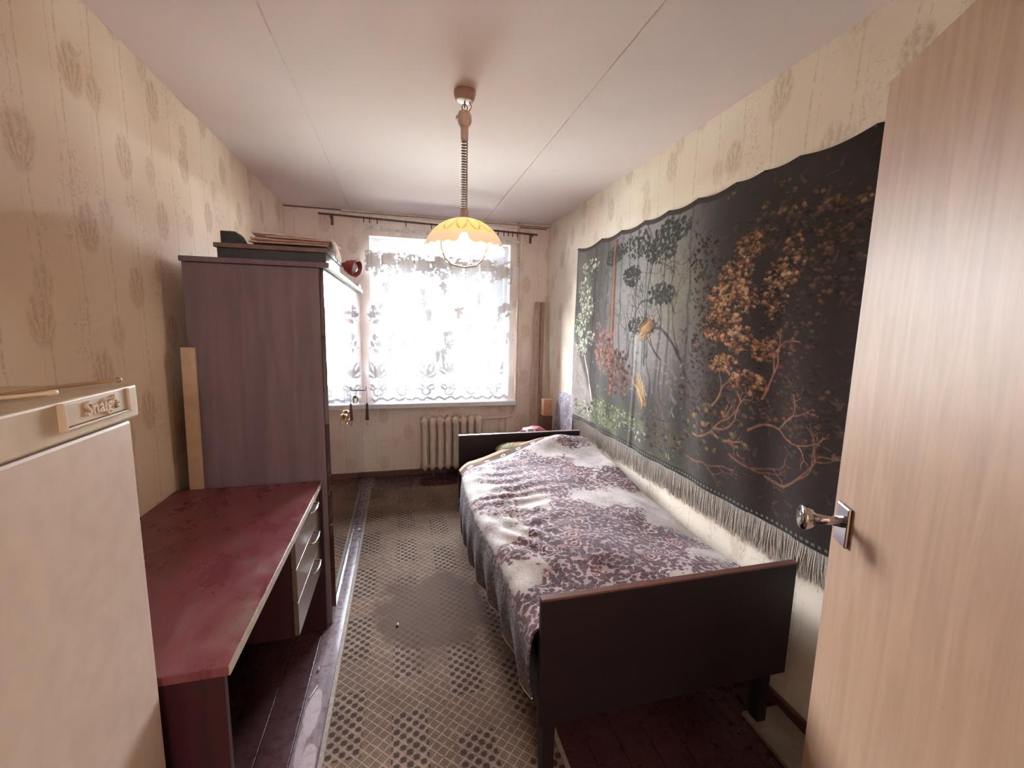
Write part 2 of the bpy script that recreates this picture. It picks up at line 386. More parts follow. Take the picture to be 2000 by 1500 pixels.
m1 = g.N.new('ShaderNodeMixShader'); m1.inputs[0].default_value = .03; g.L.new(df.outputs[0], m1.inputs[1]); g.L.new(tl.outputs[0], m1.inputs[2])
tr = g.N.new('ShaderNodeBsdfTransparent'); m2 = g.N.new('ShaderNodeMixShader'); op = (a[0].step(.25, .5)+.04+(net-.5)*.04).mn(1.)
g.L.new(op.s, m2.inputs[0]); g.L.new(tr.outputs[0], m2.inputs[1]); g.L.new(m1.outputs[0], m2.inputs[2]); g.L.new(m2.outputs[0], g.N['Material Output'].inputs[0])
cur = grid('lace_curtain', Xc, Yc, Zc, g.m, None, (s*PW, tt*PH), {'lace': np.stack([L]*3, -1)})
tag(cur, 'sheer white lace curtain with leaf pattern hanging before the window', 'curtain')
# rod with brackets
rod = empty('curtain_rod', (.29, 4.17, 2.43), 'thin brown curtain rod above the window', 'rod')
b = BM(); RZ = lambda x: -.045*(x/2.0)
tube(b, [(x, 0, RZ(x)) for x in np.linspace(0, 1.99, 12)], .0085); link('pole', b, plain('#6d5347', .5), rod, True)
for x in (.1, 1.94):
    b = BM(); box(b, x-.009, x+.009, .0, .075, RZ(x)-.02, RZ(x)-.008); box(b, x-.012, x+.012, .070, .076, RZ(x)-.075, RZ(x)+.01); link('bracket', b, plain('#7e6a60', .6), rod)
ORD = ['leftmost', 'second from left', 'third from left', 'fourth from left', 'fifth from left', 'sixth from left', 'middle', 'sixth from right', 'fifth from right', 'fourth from right', 'third from right', 'second from right', 'rightmost']
for i, h in enumerate(hooks_u):
    x = .655+(2.085-.655)*h+(.008 if h == 0 else -.008 if h == 1 else 0); zt = 2.43+RZ(x-.29)
    b = BM(); tube(b, [(0, .0105*math.sin(a), .0115*math.cos(a)) for a in np.linspace(0, 2*math.pi, 12, endpoint=False)], .002, 5, closed=True); box(b, -.004, .004, -.003, .003, -.042, -.010)
    o = link('curtain_clip', b, plain('#4a3a33', .4), None, loc=(x, 4.17, zt)); tag(o, ORD[i]+' small dark clip holding the lace curtain on the brown rod', 'clip', 'curtain clips along the rod')

# ------------------------------------------------------------------ radiator and pipes
M_rad = plain('#dccfc3', .45, 0, .06)
rad = empty('radiator', (1.137, 4.15, 0), 'cream painted ribbed cast iron radiator below the window sill', 'radiator')
ns = 8; sw = .602/ns; sec = None
for i in range(ns):
    if sec is None:
        b = BM()
        for yy in (-.035, .035):
            prof = [(yy, .10), (yy, .58)]
            zs = np.linspace(.075, .608, 14)
            pts = [(0, yy, z) for z in zs]; r = [.029+.006*(math.exp(-((z-.1)/.05)**2)+math.exp(-((z-.585)/.05)**2)) for z in zs]; r[0] = .012; r[-1] = .012
            tube(b, pts, r, 10)
        for z in (.115, .565):
            tube(b, [(-sw/2, 0, z), (sw/2, 0, z)], .027, 10)
            box(b, -.02, .02, -.04, .04, z-.02, z+.02)
        sec = link('section', b, M_rad, rad, True); sec.location = (sw/2, 0, 0); o = sec
    else:
        o = sec.copy(); COL.objects.link(o); o.parent = rad; o.location = (sw/2+i*sw, 0, 0)
for x in (.1, .5):
    b = BM(); box(b, x-.01, x+.01, -.06, .0990, .0, .02) if False else tube(b, [(x, .03, .53), (x, .0985, .53)], .008); link('wall_hook', b, M_rad, rad)
b = BM(); pts = [(1.742, 4.15, .565), (1.98, 4.15, .575), (2.05, 4.175, .585), (2.08, 4.20, .61), (2.10, 4.22, .66), (2.106, 4.232, .75), (2.108, 4.232, 1.5), (2.108, 4.232, 2.499)]
tube(b, pts, .0135, 10)
tag(link('heating_pipe', b, plain('#e2cfc0', .4, 0, .05), None, True), 'cream heating pipe bending from radiator top up beside the window', 'pipe')
b = BM(); tube(b, [(1.742, 4.15, .115), (1.95, 4.15, .115), (1.99, 4.15, .13), (2.0, 4.15, .17), (2.0, 4.15, .545)], .0125, 10); tube(b, [(1.94, 4.19, 0), (1.94, 4.19, .545)], .0125, 10)
tag(link('heating_pipe', b, plain('#e2cfc0', .4, 0, .05), None, True), 'lower cream pipes standing right of the radiator under the sill', 'pipe')

# ------------------------------------------------------------------ wardrobe
M_wside = wood('wardrobe_side', '#7c6a75', '#6c5b66', .55, 2, .5)
g = G('wardrobe_polish', .07, .6); p = g.obj(); n = g.noise(g.vec(p[0]*10, p[1]*10, p[2]*.8), 2, 5, .6, .8)
g.base(g.mix(n.step(.3, .7), '#4a2a22', '#331a17')); g.b.inputs['Coat Weight'].default_value = 1; g.b.inputs['Coat Roughness'].default_value = .03
g.b.inputs['IOR'].default_value = 1.6
M_pol = g.m
M_brass = plain('#b9a06b', .25, .9, .05); M_iron = plain('#4b4440', .4, .8)
wx0, wx1, wy0, wy1 = .085, .615, 2.125, 3.84
wr = empty('wardrobe', (wx0, wy0, 0), 'tall dark brown polished wardrobe along the left wall', 'wardrobe')
bx('side_panel', wx0, wx1, wy0, wy0+.02, 0, 1.742, M_wside, wr); bx('side_panel', wx0, wx1, wy1-.02, wy1, 0, 1.742, M_wside, wr)
bx('back_panel', wx0, wx0+.008, wy0+.02, wy1-.02, .02, 1.742, M_wside, wr); bx('bottom_panel', wx0+.01, wx1-.03, wy0+.021, wy1-.021, .085, .105, M_wside, wr)
bx('plinth', wx1-.05, wx1-.03, wy0+.021, wy1-.021, 0, .084, M_wside, wr)
bx('top_panel', wx0-.005, .662, wy0-.012, wy1+.012, 1.744, 1.766, M_wside, wr, .003)
dy = (wy1-wy0-.006)/3
for i in range(3):
    y0 = wy0+.003+i*dy; d = bx('door', wx1+.001, wx1+.020, y0+.002, y0+dy-.002, .088, 1.738, M_pol, wr, .0015)
    d_loc = Vector((0, 0, 0))
    hy = {0: y0+dy-.05, 1: y0+.06, 2: y0+.05}[i]
    hz = .955
    b = BM(); O = wr.location
    lathe_pts = [(wx1+.020-O.x, hy-O.y, hz-O.z), (wx1+.030-O.x, hy-O.y, hz-O.z)]
    tube(b, lathe_pts, .011, 12)
    tube(b, [(wx1+.034-O.x, hy-O.y+.028*math.sin(a), hz-.022-O.z+.028*math.cos(a)) for a in np.linspace(0, 6.283, 18, endpoint=False)], .003, 6, closed=True)
    h = link('ring_pull', b, M_brass, d, True); 
# key with tassel on the far door
key = empty('door_key', (.6368, 3.56, .925), 'metal key with hanging dark tassel in the far wardrobe door', 'key')
b = BM(); tube(b, [(0, 0, .04), (.045, 0, .04)], .004, 6); tube(b, [(.057, .016*math.sin(a), .062+.016*math.cos(a)) for a in np.linspace(0, 6.283, 14, endpoint=False)], .0025, 5, closed=True); tube(b, [(.045, 0, .04), (.057, 0, .046)], .003, 6)
link('key', b, M_iron, key, True)
b = BM(); tube(b, [(.052, 0, .045), (.06, 0, .03), (.06, 0, -.07)], .0018, 5); link('cord', b, M_iron, key)
b = BM(); tube(b, [(.06, 0, -.06), (.06, 0, -.075), (.06, 0, -.09), (.06, 0, -.20)], [.003, .010, .009, .016], 10); link('tassel', b, plain('#5b4a48', .9), key)
b = BM(); tube(b, [(.06, 0, -.20), (.062, .005, -.235), (.06, 0, -.25)], [.003, .012, .004], 6); link('tassel_end', b, plain('#d7cfc4', .6), key)
# pale board between wall and wardrobe
b = BM(); box(b, -.026, .026, 2.1045, 2.1225, 0.001, 1.385, Matrix(((1, 0, .016, .068), (0, 1, 0, 0), (0, 0, 1, 0), (0, 0, 0, 1))))
tag(link('board', b, plain('#cdb49a', .6, 0, .08), None, bevel=.002), 'narrow pale board standing upright between left wall and wardrobe side', 'board')
# things on the wardrobe
M_bd = plain('#3e4249', .5)
t = empty('drawer_box', (.20, 2.15, 1.767), 'flat dark box with brown rim lying on the wardrobe top', 'box')
bx('box_body', .21, .645, 2.155, 2.62, 1.767, 1.812, M_bd, t, .003); bx('rim', .20, .652, 2.145, 2.63, 1.8125, 1.832, plain('#7b6460', .5), t, .003)
b = BM()
v = [(.215, 0, 0), (.305, 0, 0), (.30, 0, .01), (.283, 0, .045), (.272, 0, .056), (.215, 0, .056)]
A = [b.verts.new((x, 2.19, 1.833+z)) for x, _, z in v]; B = [b.verts.new((x, 2.27, 1.833+z)) for x, _, z in v]
b.faces.new(A); b.faces.new(B[::-1])
for i in range(6): b.faces.new((A[i], A[(i+1) % 6], B[(i+1) % 6], B[i]))
tag(link('black_case', b, plain('#33363a', .5), None, bevel=.002), 'small black wedge shaped case at the left end of the wardrobe top', 'case')
# folded paper pile: layered bent sheets
pile = empty('folded_fabric', (.48, 2.32, 1.833), 'pile of folded pinkish cloth lying along the flat box on the wardrobe', 'cloth')
for i in range(5):
    n1, n2_ = 30, 16; a = np.linspace(0, 1, n1)[None, :]*np.ones((n2_, 1)); c_ = np.linspace(0, 1, n2_)[:, None]*np.ones((1, n1))
    X_ = -.155+.02*i*(i % 2)+a*(.32-.012*i); Y_ = -.13+.26*c_+.01*i
    Z_ = .004+i*.0085+.010*np.sin(a*5+i)*c_*.6+.004*np.sin(c_*9+i*2)+.010*(1-a)*(i/4)
    o = grid('fold', X_, Y_, Z_+.014, plain(['#c4a89f', '#b98f88', '#d2bdb3', '#c7aca2', '#ddcdc3'][i], .8, 0, .1), pile, thick=.007)
n1, n2_ = 14, 14; a = np.linspace(0, 1, n1)[None, :]*np.ones((n2_, 1)); c_ = np.linspace(0, 1, n2_)[:, None]*np.ones((1, n1))
X_ = .178+.022*np.minimum(a*1.5, 1)+.004*np.sin(c_*11); Y_ = -.12+.2*c_+.0*a; Z_ = .045-.085*np.clip(a*1.3-.3, 0, 1)+.006*np.sin(c_*14)
grid('hanging_corner', X_, Y_, Z_, plain('#e4dcd6', .8), pile, thick=.004)
# red desk lamp
lamp = empty('desk_lamp', (.575, 2.95, 1.767), 'red clip lamp with ribbed shade lying over the wardrobe front edge', 'lamp')
M_red = plain('#8d2f33', .35, 0, .1)
b = BM(); ax = Vector((.86, -.42, -.28)).normalized(); base = Vector((.060, -.12, .080))
prof = [(0, .012), (.02, .022), (.03, .034), (.05, .038), (.055, .044), (.07, .045), (.075, .049), (.10, .052)]
tube(b, [base+ax*d for d, r in prof], [r for d, r in prof], 24, cap=False); so = link('shade', b, M_red, lamp, True)
md = so.modifiers.new('thickness', 'SOLIDIFY'); md.thickness = .003
b = BM(); tube(b, [base+ax*d for d in (.03, .05, .085, .095)], [.012, .024, .034, .012], 16); link('bulb', b, plain('#cfd3dd', .1, .6), lamp, True)
b = BM(); tube(b, [base+Vector((-.01, .01, 0)), Vector((.0, -.03, .115)), Vector((-.05, .03, .115)), Vector((-.07, .08, .06))], .013, 10); link('arm', b, M_red, lamp, True)
b = BM(); lathe(b, [(.05, 0), (.05, .012), (.042, .022), (.015, .03), (.015, .06)], 24, (-.07, .09, 0)); link('lamp_base', b, M_red, lamp, True)
b = BM(); box(b, .60, .655, 3.62, 3.76, 1.767, 1.80); tag(link('small_box', b, plain('#d9cdc4', .7), None, bevel=.002), 'small white carton at the far end of the wardrobe top', 'box')

# ------------------------------------------------------------------ desk
g = G('desk_varnish', .28, .5); p = g.pos(); n = g.noise(g.vec(p[0]*70, p[1]*5, p[2]*70), 1.5, 5, .6, .2); n2 = g.noise(g.vec(p[0]*3., p[1]*1.6, 0), 2.5, 6, .65)
c = g.mix(n.step(.15, .85), '#783a42', '#5e2c35'); dust = n2.step(.42, .8)*p[0].step(.05, .6)*n.step(.2, .8)*.6
c = g.mix(dust, c, '#9a8078'); edgew = (p[0]-(.50)).step(0, .1)*g.noise(g.P, 6, 4).step(.45, .65)*(1-p[1].step(1.1, 1.9))*.55
c = g.mix(edgew, c, '#8d7f6c'); g.base(c); g.rough(n2.step(.3, .8)*.25+.22); M_desk = g.m
M_dpan = wood('desk_panel', '#3a151c', '#2a0f14', .5, 2)
dk = empty('writing_desk', (.3, 1.53, 0), 'low dark red varnished desk with dusty top beside the refrigerator', 'desk')
dy0, dy1, dxr, dz = .9635, 2.1024, .5954, .7577
bx('desktop', .003, dxr, dy0, dy1, dz-.022, dz, M_desk, dk, .0015)
bx('edge_band', dxr+.0002, dxr+.0025, dy0, dy1, dz-.021, dz-.001, plain('#a59483', .45), dk, 0)
bx('side_panel', .02, dxr-.012, dy0+.004, dy0+.024, 0, dz-.0225, M_dpan, dk); bx('side_panel', .02, dxr, dy1-.02, dy1, 0, dz-.0225, M_dpan, dk)
bx('back_panel', .04, .056, dy0+.025, dy1-.021, .30, dz-.0225, M_dpan, dk)
bx('pedestal_panel', .06, dxr-.03, 1.615, 1.631, .325, dz-.0225, M_dpan, dk); bx('pedestal_bottom', .06, dxr-.03, 1.632, dy1-.0205, .325, .341, M_dpan, dk)
M_drw = plain('#6a5a52', .3, 0, .1)
for z0 in (.33, .465, .600):
    d = bx('drawer', dxr-.029, dxr-.012, 1.618, dy1-.0215, z0, z0+.130, M_drw, dk, .0015)
    b = BM(); O = dk.location; zc = z0+.112; xf = dxr-.012-O.x; yc = 1.90-O.y
    tube(b, [(xf, yc-.055, zc), (xf+.022, yc-.05, zc), (xf+.026, yc, zc+.003), (xf+.022, yc+.05, zc), (xf, yc+.055, zc)], .0045, 8); link('handle', b, plain('#d9d2cb', .2, .9), d, True)

# ------------------------------------------------------------------ refrigerator
M_fr = plain('#beac9c', .45, 0, .05); M_fr2 = plain('#b9a78f', .45, 0, .05)
fy1 = .925; fX = .487
fr = empty('refrigerator', (.25, .66, 0), 'beige refrigerator in the left foreground with raised name plate', 'refrigerator')
bx('body', .004, .44, .39, fy1-.006, .03, 1.325, M_fr, fr, .006)
bx('door', .443, fX, .385, fy1-.003, .07, 1.322, M_fr, fr, .006)
bx('top_trim', .004, fX+.010, .383, fy1+.004, 1.3265, 1.386, M_fr2, fr, .004)
O = fr.location
b = BM(); x = fX+.0102-O.x
box(b, x, x+.010, .735-O.y, .74-O.y, 1.343, 1.384); box(b, x, x+.004, .74-O.y, .889-O.y, 1.348, 1.382); box(b, x, x+.008, .889-O.y, .894-O.y, 1.343, 1.384); box(b, x, x+.007, .74-O.y, .889-O.y, 1.343, 1.347)
link('name_plate', b, M_fr2, fr, bevel=.001)
tcu = bpy.data.curves.new('lettering', 'FONT'); tcu.body = 'Snaig\u0117'; tcu.size = .030; tcu.extrude = .0018; tcu.bevel_depth = .0003; tcu.offset = .0004; tcu.align_x = 'CENTER'; tcu.resolution_u = 3
to = bpy.data.objects.new('lettering', tcu); COL.objects.link(to); dg = bpy.context.evaluated_depsgraph_get(); me = bpy.data.meshes.new_from_object(to.evaluated_get(dg)); bpy.data.objects.remove(to)
lo = bpy.data.objects.new('lettering', me); COL.objects.link(lo); me.materials.clear(); me.materials.append(plain('#bfa88c', .4, 0, .05)); lo.parent = fr
lo.rotation_euler = (math.radians(90), 0, math.radians(90)); lo.location = (fX+.016-O.x, .822-O.y, 1.357)
b = BM(); tube(b, [(-.19, .27-.0, 1.03), (.0, .27, 1.03)], .001) if False else box(b, -.24, .0, -.26, -.25, .03, .05); link('foot', b, M_dark, fr)
for i, (pa, pb) in enumerate((((.20, .42, 1.392), (.46, .80, 1.392)), ((.40, .72, 1.393), (.475, .925, 1.395)), ((.10, .62, 1.392), (.30, .86, 1.392)))):
    b = BM(); pa = Vector(pa); pb = Vector(pb); dd_ = (pb-pa)
    tube(b, [pa, pa+dd_*.5+Vector((0, 0, .002)), pb-dd_*.03, pb-dd_*.02, pb], [.0028, .003, .003, .0055, .0045], 8)
    tag(link('thin_rod', b, plain(['#d8c2a4', '#a08468', '#cdb79b'][i], .4), None, True), ['cream rod with round tip lying on refrigerator, left of the darker rod', 'darker brown thin rod reaching the far corner of refrigerator top', 'cream thin rod lying furthest back on the refrigerator top'][i], 'rod')

# ------------------------------------------------------------------ runner
g = G('runner_weave', .9, .1); p = g.pos(); x, y = p[0]-.68, p[1]
P_ = .046; A_ = x/P_+y/P_*1.05; B_ = x/P_-y/P_*1.05; fa, fb = A_.fr(), B_.fr()
n = g.noise(g.P, 90, 4, .7); wob = (g.noise(g.P, 26, 2)-.5)*.22
la = ((fa-.5).ab()+wob).gt(.40); lb = ((fb-.5).ab()+wob).gt(.40); lat = la.mx(lb)
ctr = ((fa-.5).ab()+(fb-.5).ab()*1.+wob*1.2)
band = ((x/.235).fr()).lt(.56); rows = ((y/.46+((x/.235).fl())*.31).fr()).lt(.62)
dot = (1-ctr.step(.34, .52))*band*rows
wa = (p[0]-1.12)/.34; wb = (p[1]-2.12)/.36; worn = 1-((wa*wa+wb*wb).sq()+(g.noise(g.P, 7, 3)-.5)*.9).step(.75, 1.05)
w2_ = g.noise(g.vec(p[0], p[1]*.8, 3.), 2.3, 3).step(.52, .66)*(1-p[1].step(1.7, 2.3))*.8; worn = worn.mx(w2_)
hat = (((A_*3.).fr()-.5).ab().lt(.16)).mx(((B_*3.).fr()-.5).ab().lt(.16))*(1-band*rows)*.55+((x/.0085+y/.02).sin()*.5+.5)*.2
c = g.mix(g.noise(g.P, 3, 2).step(.3, .7), '#7e6758', '#614c40'); c = g.mix(hat*(1-lat), c, '#4c3a2e'); c = g.mix(lat*n.step(.3, .7)*.6, c, '#a38f7e'); c = g.mix(dot*.85, c, '#2c2220')
c = g.mix(worn*.85, c, '#4f3d35'); c = g.mix(n.step(.35, .8)*.25, c, '#3d3028'); g.base(c); g.bump(lat*.6+n*.6, .6, .003)
b = BM(); ny = 40; L0, R0 = .683, 1.50
for k in range(1):
    ys = np.linspace(.55, 3.875, ny); 
    top = [[b.verts.new((x_, y_, .0075)) for x_ in np.linspace(L0, R0, 12)] for y_ in ys]; 
    for i in range(ny-1):
        for j in range(11): b.faces.new((top[i][j], top[i][j+1], top[i+1][j+1], top[i+1][j]))
    ret = bmesh.ops.extrude_face_region(b, geom=b.faces[:]); 
    for v in ret['geom']:
        if isinstance(v, bmesh.types.BMVert): v.co.z = .0006
run = empty('runner_rug', (1.09, 2.2, 0), 'worn beige runner rug with dark diamond dots beside the bed', 'rug')
o = link('rug_field', b, g.m, run); o.location = (-1.09, -2.2, 0)
b = BM(); box(b, L0-.012, L0+.006, .55, 3.875, .0005, .0095); o = link('edge_binding', b, plain('#8d7f74', .8, 0, .15, 60), run, bevel=.003); o.location = (-1.09, -2.2, 0)
b = BM(); box(b, R0-.006, R0+.012, .55, 3.875, .0005, .0095); o = link('edge_binding', b, plain('#8d7f74', .8, 0, .15, 60), run, bevel=.003); o.location = (-1.09, -2.2, 0)
# scraps on the floor
def scrap(x, y, z, r, label, col):
    b = BM(); n_ = 9; vs = [b.verts.new((x+r*random.uniform(.5, 1)*math.cos(a), y+1.4*r*random.uniform(.5, 1)*math.sin(a), z+random.uniform(.001, .006))) for a in np.linspace(0, 6.28, n_, endpoint=False)]
    c0 = b.verts.new((x, y, z+.012))
    for i in range(n_): b.faces.new((c0, vs[i], vs[(i+1) % n_]))
    o = link('paper_scrap', b, plain(col, .7)); s_ = o.modifiers.new('thickness', 'SOLIDIFY'); s_.thickness = .001; tag(o, label, 'scrap')
scrap(.648, 3.13, .001, .018, 'small white paper scrap on the floor beside the far wardrobe door', '#e2dad6')
scrap(.60, 1.83, .001, .008, 'tiny white scrap on the floorboard beside the desk', '#e2dad6')
scrap(.93, 2.03, .009, .010, 'tiny pale scrap lying on the worn patch of the runner', '#cdbfb0')
b = BM(); tube(b, [(.592, 1.68, .004), (.612, 1.735, .006)], .0022, 6); tag(link('nail', b, plain('#cfc9c4', .3, .8)), 'thin shiny nail lying on the grey floorboard near the peeled paint', 'nail')

# ------------------------------------------------------------------ bed
M_bed = wood('bed_veneer', '#1c1016', '#150b10', .55, 0, .6)
bed = empty('bed', (1.855, 2.1, 0), 'dark wooden single bed along the right wall', 'bed')
bX0, bX1 = 1.372, 2.337
bx('footboard', bX0, bX1, 1.13, 1.152, .245, .677, M_bed, bed, .002); bx('footboard_edge', bX0, bX1, 1.129, 1.153, .6775, .684, plain('#6d4740', .4), bed, .001)
bx('headboard', bX0, bX1, 3.082, 3.104, .20, .682, M_bed, bed, .002); bx('headboard_edge', bX0, bX1, 3.081, 3.105, .6825, .688, plain('#a08d88', .35), bed, .001)
bx('side_rail', bX0+.02, bX0+.04, 1.153, 3.081, .25, .42, M_bed, bed); bx('side_rail', bX1-.04, bX1-.02, 1.153, 3.081, .25, .42, M_bed, bed)
bx('bed_base', bX0+.041, bX1-.041, 1.154, 3.08, .27, .35, M_bed, bed)
bx('mattress', bX0+.045, bX1-.075, 1.16, 3.07, .352, .50, plain('#7c6b60', .9), bed, .03)
for x_ in (bX0+.03, bX1-.07):
    for y_ in (1.16, 3.03): bx('leg', x_, x_+.04, y_, y_+.045, .0100 if x_ < 2 else 0, .249 if y_ < 2 else .249, M_bed, bed)

# bedspread: cross section from left hem over the top to the right side
na, nt = 420, 560
t_ = np.linspace(0, 1, nt)[:, None]*np.ones((1, na)); a_ = np.linspace(0, 1, na)[None, :]*np.ones((nt, 1))
def ymax(x): return 2.60+.50*np.clip((x-1.32)/1.0, 0, 1)**.95
xl_ = 1.355-.045*np.exp(-((np.linspace(1.157, 3.07, nt)-2.45)/.75)**2)[:, None]
SIDE, TOPW, RS = .40, .98, .10; arc = a_*(SIDE+TOPW+RS)
yy = 1.159+(3.06-1.159)*t_
hem = .20+.13*sstep(2.9-yy, .0, 1.7)+.010*np.sin(yy*9)
def topz(x, y):
    z = .592+.018*(vnoise(x, y, 3.2, 5)-.5)*2+.012*(vnoise(x, y, 9, 8)-.5)
    z = z+.050*np.exp(-((y-2.93)/.24)**2)*sstep(x, 1.35, 1.9)+.045*np.exp(-((y-2.95)/.13)**2)*np.exp(-((x-2.10)/.16)**2)
    z = z-.05*(1-sstep(y, 2.0, 2.5))*sstep(x, 2.12, 2.34)-.02*(1-sstep(y, 1.7, 2.4))*sstep(x, 1.9, 2.3)
    z = z+.02*np.exp(-((x-1.7)/.3)**2)*np.exp(-((y-1.55)/.5)**2)
    d = (x-1.36)*.85+(y-1.2)*.35   # diagonal wrinkles near the left edge
    z = z+.007*np.sin(d*75+vnoise(x, y, 4, 3)*6)*np.exp(-((x-1.46)/.13)**2)*np.exp(-((y-1.75)/.42)**2)
    z = z+.006*np.sin((y*52)+vnoise(x, y, 5, 9)*5)*np.exp(-((x-1.55)/.2)**2)*np.exp(-((y-2.2)/.5)**2)
    return z
xl2 = xl_*np.ones_like(a_); Rr = .075
xt = xl2+np.clip(arc-SIDE, 0, TOPW)*((2.325-xl2)/TOPW)
ztop_ = topz(xt, yy)
# rounded corner
cq = np.clip((xt-xl2)/Rr, 0, 1); ztop_ = ztop_-Rr*.62*(1-np.sqrt(1-(1-cq)**2))
zc0 = topz(xl2, yy)-Rr*.62
f = np.clip(arc/SIDE, 0, 1)
zs_ = hem+(zc0-hem)*f; folds = .010*np.sin(yy*24+vnoise(yy, a_, 2, 2)*7)*(1-f)
xs_ = xl2-.014*np.sin(f*math.pi)+folds-.012*(1-f)*0
side = arc < SIDE; right = arc > SIDE+TOPW; rr = np.clip((arc-SIDE-TOPW)/RS, 0, 1)
Xb = np.where(side, xs_, np.where(right, 2.325+.02*np.sin(rr*1.57), xt)); Zb = np.where(side, zs_, ztop_-np.where(right, rr*.10, 0))
Yb = yy.copy(); lim = ymax(np.maximum(Xb, 1.32)); Yb = 1.159+(np.minimum(lim, 3.06)-1.159)*t_
# recompute heights for compressed rows
xt2 = np.clip(Xb, 1.3, 2.33); zt2 = topz(xt2, Yb); zt2 = zt2-Rr*.62*(1-np.sqrt(1-(1-cq)**2))
hem2 = .20+.13*sstep(2.9-Yb, .0, 1.7)+.010*np.sin(Yb*9); zc2 = topz(xl2, Yb)-Rr*.62; zs2 = hem2+(zc2-hem2)*f
Zb = np.where(side, zs2, zt2-np.where(right, rr*.10, 0))
# cloth edge lifts near foot board
Xb = Xb
uu_, vv_ = arc, Yb
# masks
def med(cx, cy, R, k=8):
    dx, dy_ = (Xb-cx), (Yb-cy); r = np.hypot(dx, dy_); th = np.arctan2(dy_, dx)
    Rt = R*(1+.16*np.cos(k*th)+.05*np.cos(3*th+1)); return np.clip(1-sstep(r, Rt*.62, Rt*1.02), 0, 1), r/R, th
m1_, r1, th1 = med(1.80, 1.58, .47); m2_, r2_, th2 = med(1.80, 2.42, .40)
mm = np.maximum(m1_, m2_)
mm = np.maximum(mm, .9*(1-sstep(np.hypot(Xb-1.40, Yb-1.22), .08, .17)))       # near left corner rosette
mm = np.maximum(mm, .85*(1-sstep(np.hypot(Xb-2.27, Yb-1.30), .07, .15)))
mm = np.maximum(mm, .8*(1-sstep(np.hypot(Xb-2.25, Yb-2.3)*np.array(1.), .1, .2)))
mm = np.maximum(mm, .75*(1-sstep(np.hypot((Xb-1.43)*1.3, Yb-2.05), .09, .18))); mm = np.maximum(mm, .7*(1-sstep(np.hypot((Xb-1.40)*1.2, Yb-2.62), .05, .13)))
mm = np.maximum(mm, .8*(1-sstep(np.hypot((Xb-2.2), Yb-2.9), .08, .17)))
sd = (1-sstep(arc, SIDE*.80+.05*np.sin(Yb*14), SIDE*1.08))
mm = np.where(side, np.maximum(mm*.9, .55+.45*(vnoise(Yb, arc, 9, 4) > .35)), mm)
core = np.maximum(1-sstep(r1, .10, .62), .8*(1-sstep(r2_, .1, .6)))*(~side)
ring = np.maximum(np.exp(-((r1-.42)/.05)**2), np.exp(-((r2_-.42)/.06)**2))*(~side)
hemline = (1-sstep(arc, .008, .016))
g = G('bedspread_weave', .75, .15); mA = g.attr('mask'); mB = g.attr('mask2'); U_ = g.uv(); nz = g.noise(g.P, 160, 4, .7); nl = g.noise(g.P, 7, 3)
ground = g.mix(nl.step(.3, .7), '#b3a8a5', '#978c85'); 
hc = g.voro(g.P, 26, 'DISTANCE_TO_EDGE'); hx = V(g, hc.outputs['Distance'])
ground = g.mix((1-hx.step(.01, .055))*.55, ground, '#9a8565'); ground = g.mix(g.noise(g.P, 3.3, 3).step(.56, .75)*.5, ground, '#a87f58')
ground = g.mix(nz.step(.45, .7)*.4, ground, '#d6ccc9'); sc_ = (1-((g.noise(g.P, 30, 3, .6, 1.2)-.5).ab()).step(.006, .03))*nl.step(.4, .6); ground = g.mix(sc_*.75, ground, '#5e464d')
v1 = g.voro(g.P, 58); d1 = V(g, v1.outputs['Distance']); col1 = g.N.new('ShaderNodeSeparateColor'); g.L.new(v1.outputs['Color'], col1.inputs[0]); rc = V(g, col1.outputs[0])
gate = ((mA[0]*1.45+(nl-.5)*1.1+(rc-.5)*.9)).step(.50, .68)
cell = (1-(d1+(nz-.5)*.35).step(.56, .70))*gate
v2 = g.voro(g.P, 130); d2 = V(g, v2.outputs['Distance']); fine = (1-d2.step(.25, .4))*gate
pet = g.mix(rc.step(.2, .9), '#3a1c27', '#5a302c'); pet = g.mix(mA[1]*.6, pet, '#5a4352'); pet = g.mix(fine*.45, pet, '#8b6f75')
outl = g.mix(gate*.85, ground, '#a88f95')
c = g.mix(cell, outl, pet)
v3 = g.voro(g.P, 11); D3 = V(g, v3.outputs['Distance']); c3 = g.N.new('ShaderNodeSeparateColor'); g.L.new(v3.outputs['Color'], c3.inputs[0]); r3 = V(g, c3.outputs[0])
wobn = g.noise(g.P, 38, 2); rose = ((D3*5.5+(wobn-.5)*2.2).fr()-.5).ab().step(.30, .42); inr = (1-D3.step(.36, .50))*r3.gt(.35)*(mA[0]*1.3+(nl-.5)*.8).step(.35, .5)
c = g.mix(inr, c, g.mix(r3.step(.4, 1.), '#4a2630', '#6b3a34')); c = g.mix(inr*rose*.85, c, '#c5b0b0')
ve = g.voro(g.P, 15, 'DISTANCE_TO_EDGE'); big = (1-V(g, ve.outputs['Distance']).step(.01, .05))*mA[1]; c = g.mix(big*.5, c, '#a89aa0')
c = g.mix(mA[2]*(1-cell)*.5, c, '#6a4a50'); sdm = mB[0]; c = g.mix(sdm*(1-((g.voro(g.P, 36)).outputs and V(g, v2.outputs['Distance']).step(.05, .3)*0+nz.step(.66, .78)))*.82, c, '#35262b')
c = g.mix(mB[1], c, '#cdbf9f'); g.base(c); g.bump(cell*.8+nz*.7, .7, .004); g.b.inputs['Sheen Weight'].default_value = .15
Z0 = np.zeros_like(mm)
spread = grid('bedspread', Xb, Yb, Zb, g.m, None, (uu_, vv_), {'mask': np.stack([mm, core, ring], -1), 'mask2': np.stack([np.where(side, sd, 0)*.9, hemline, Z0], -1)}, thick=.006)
tag(spread, 'cream bedspread with plum flower medallions draped over the bed', 'bedspread')
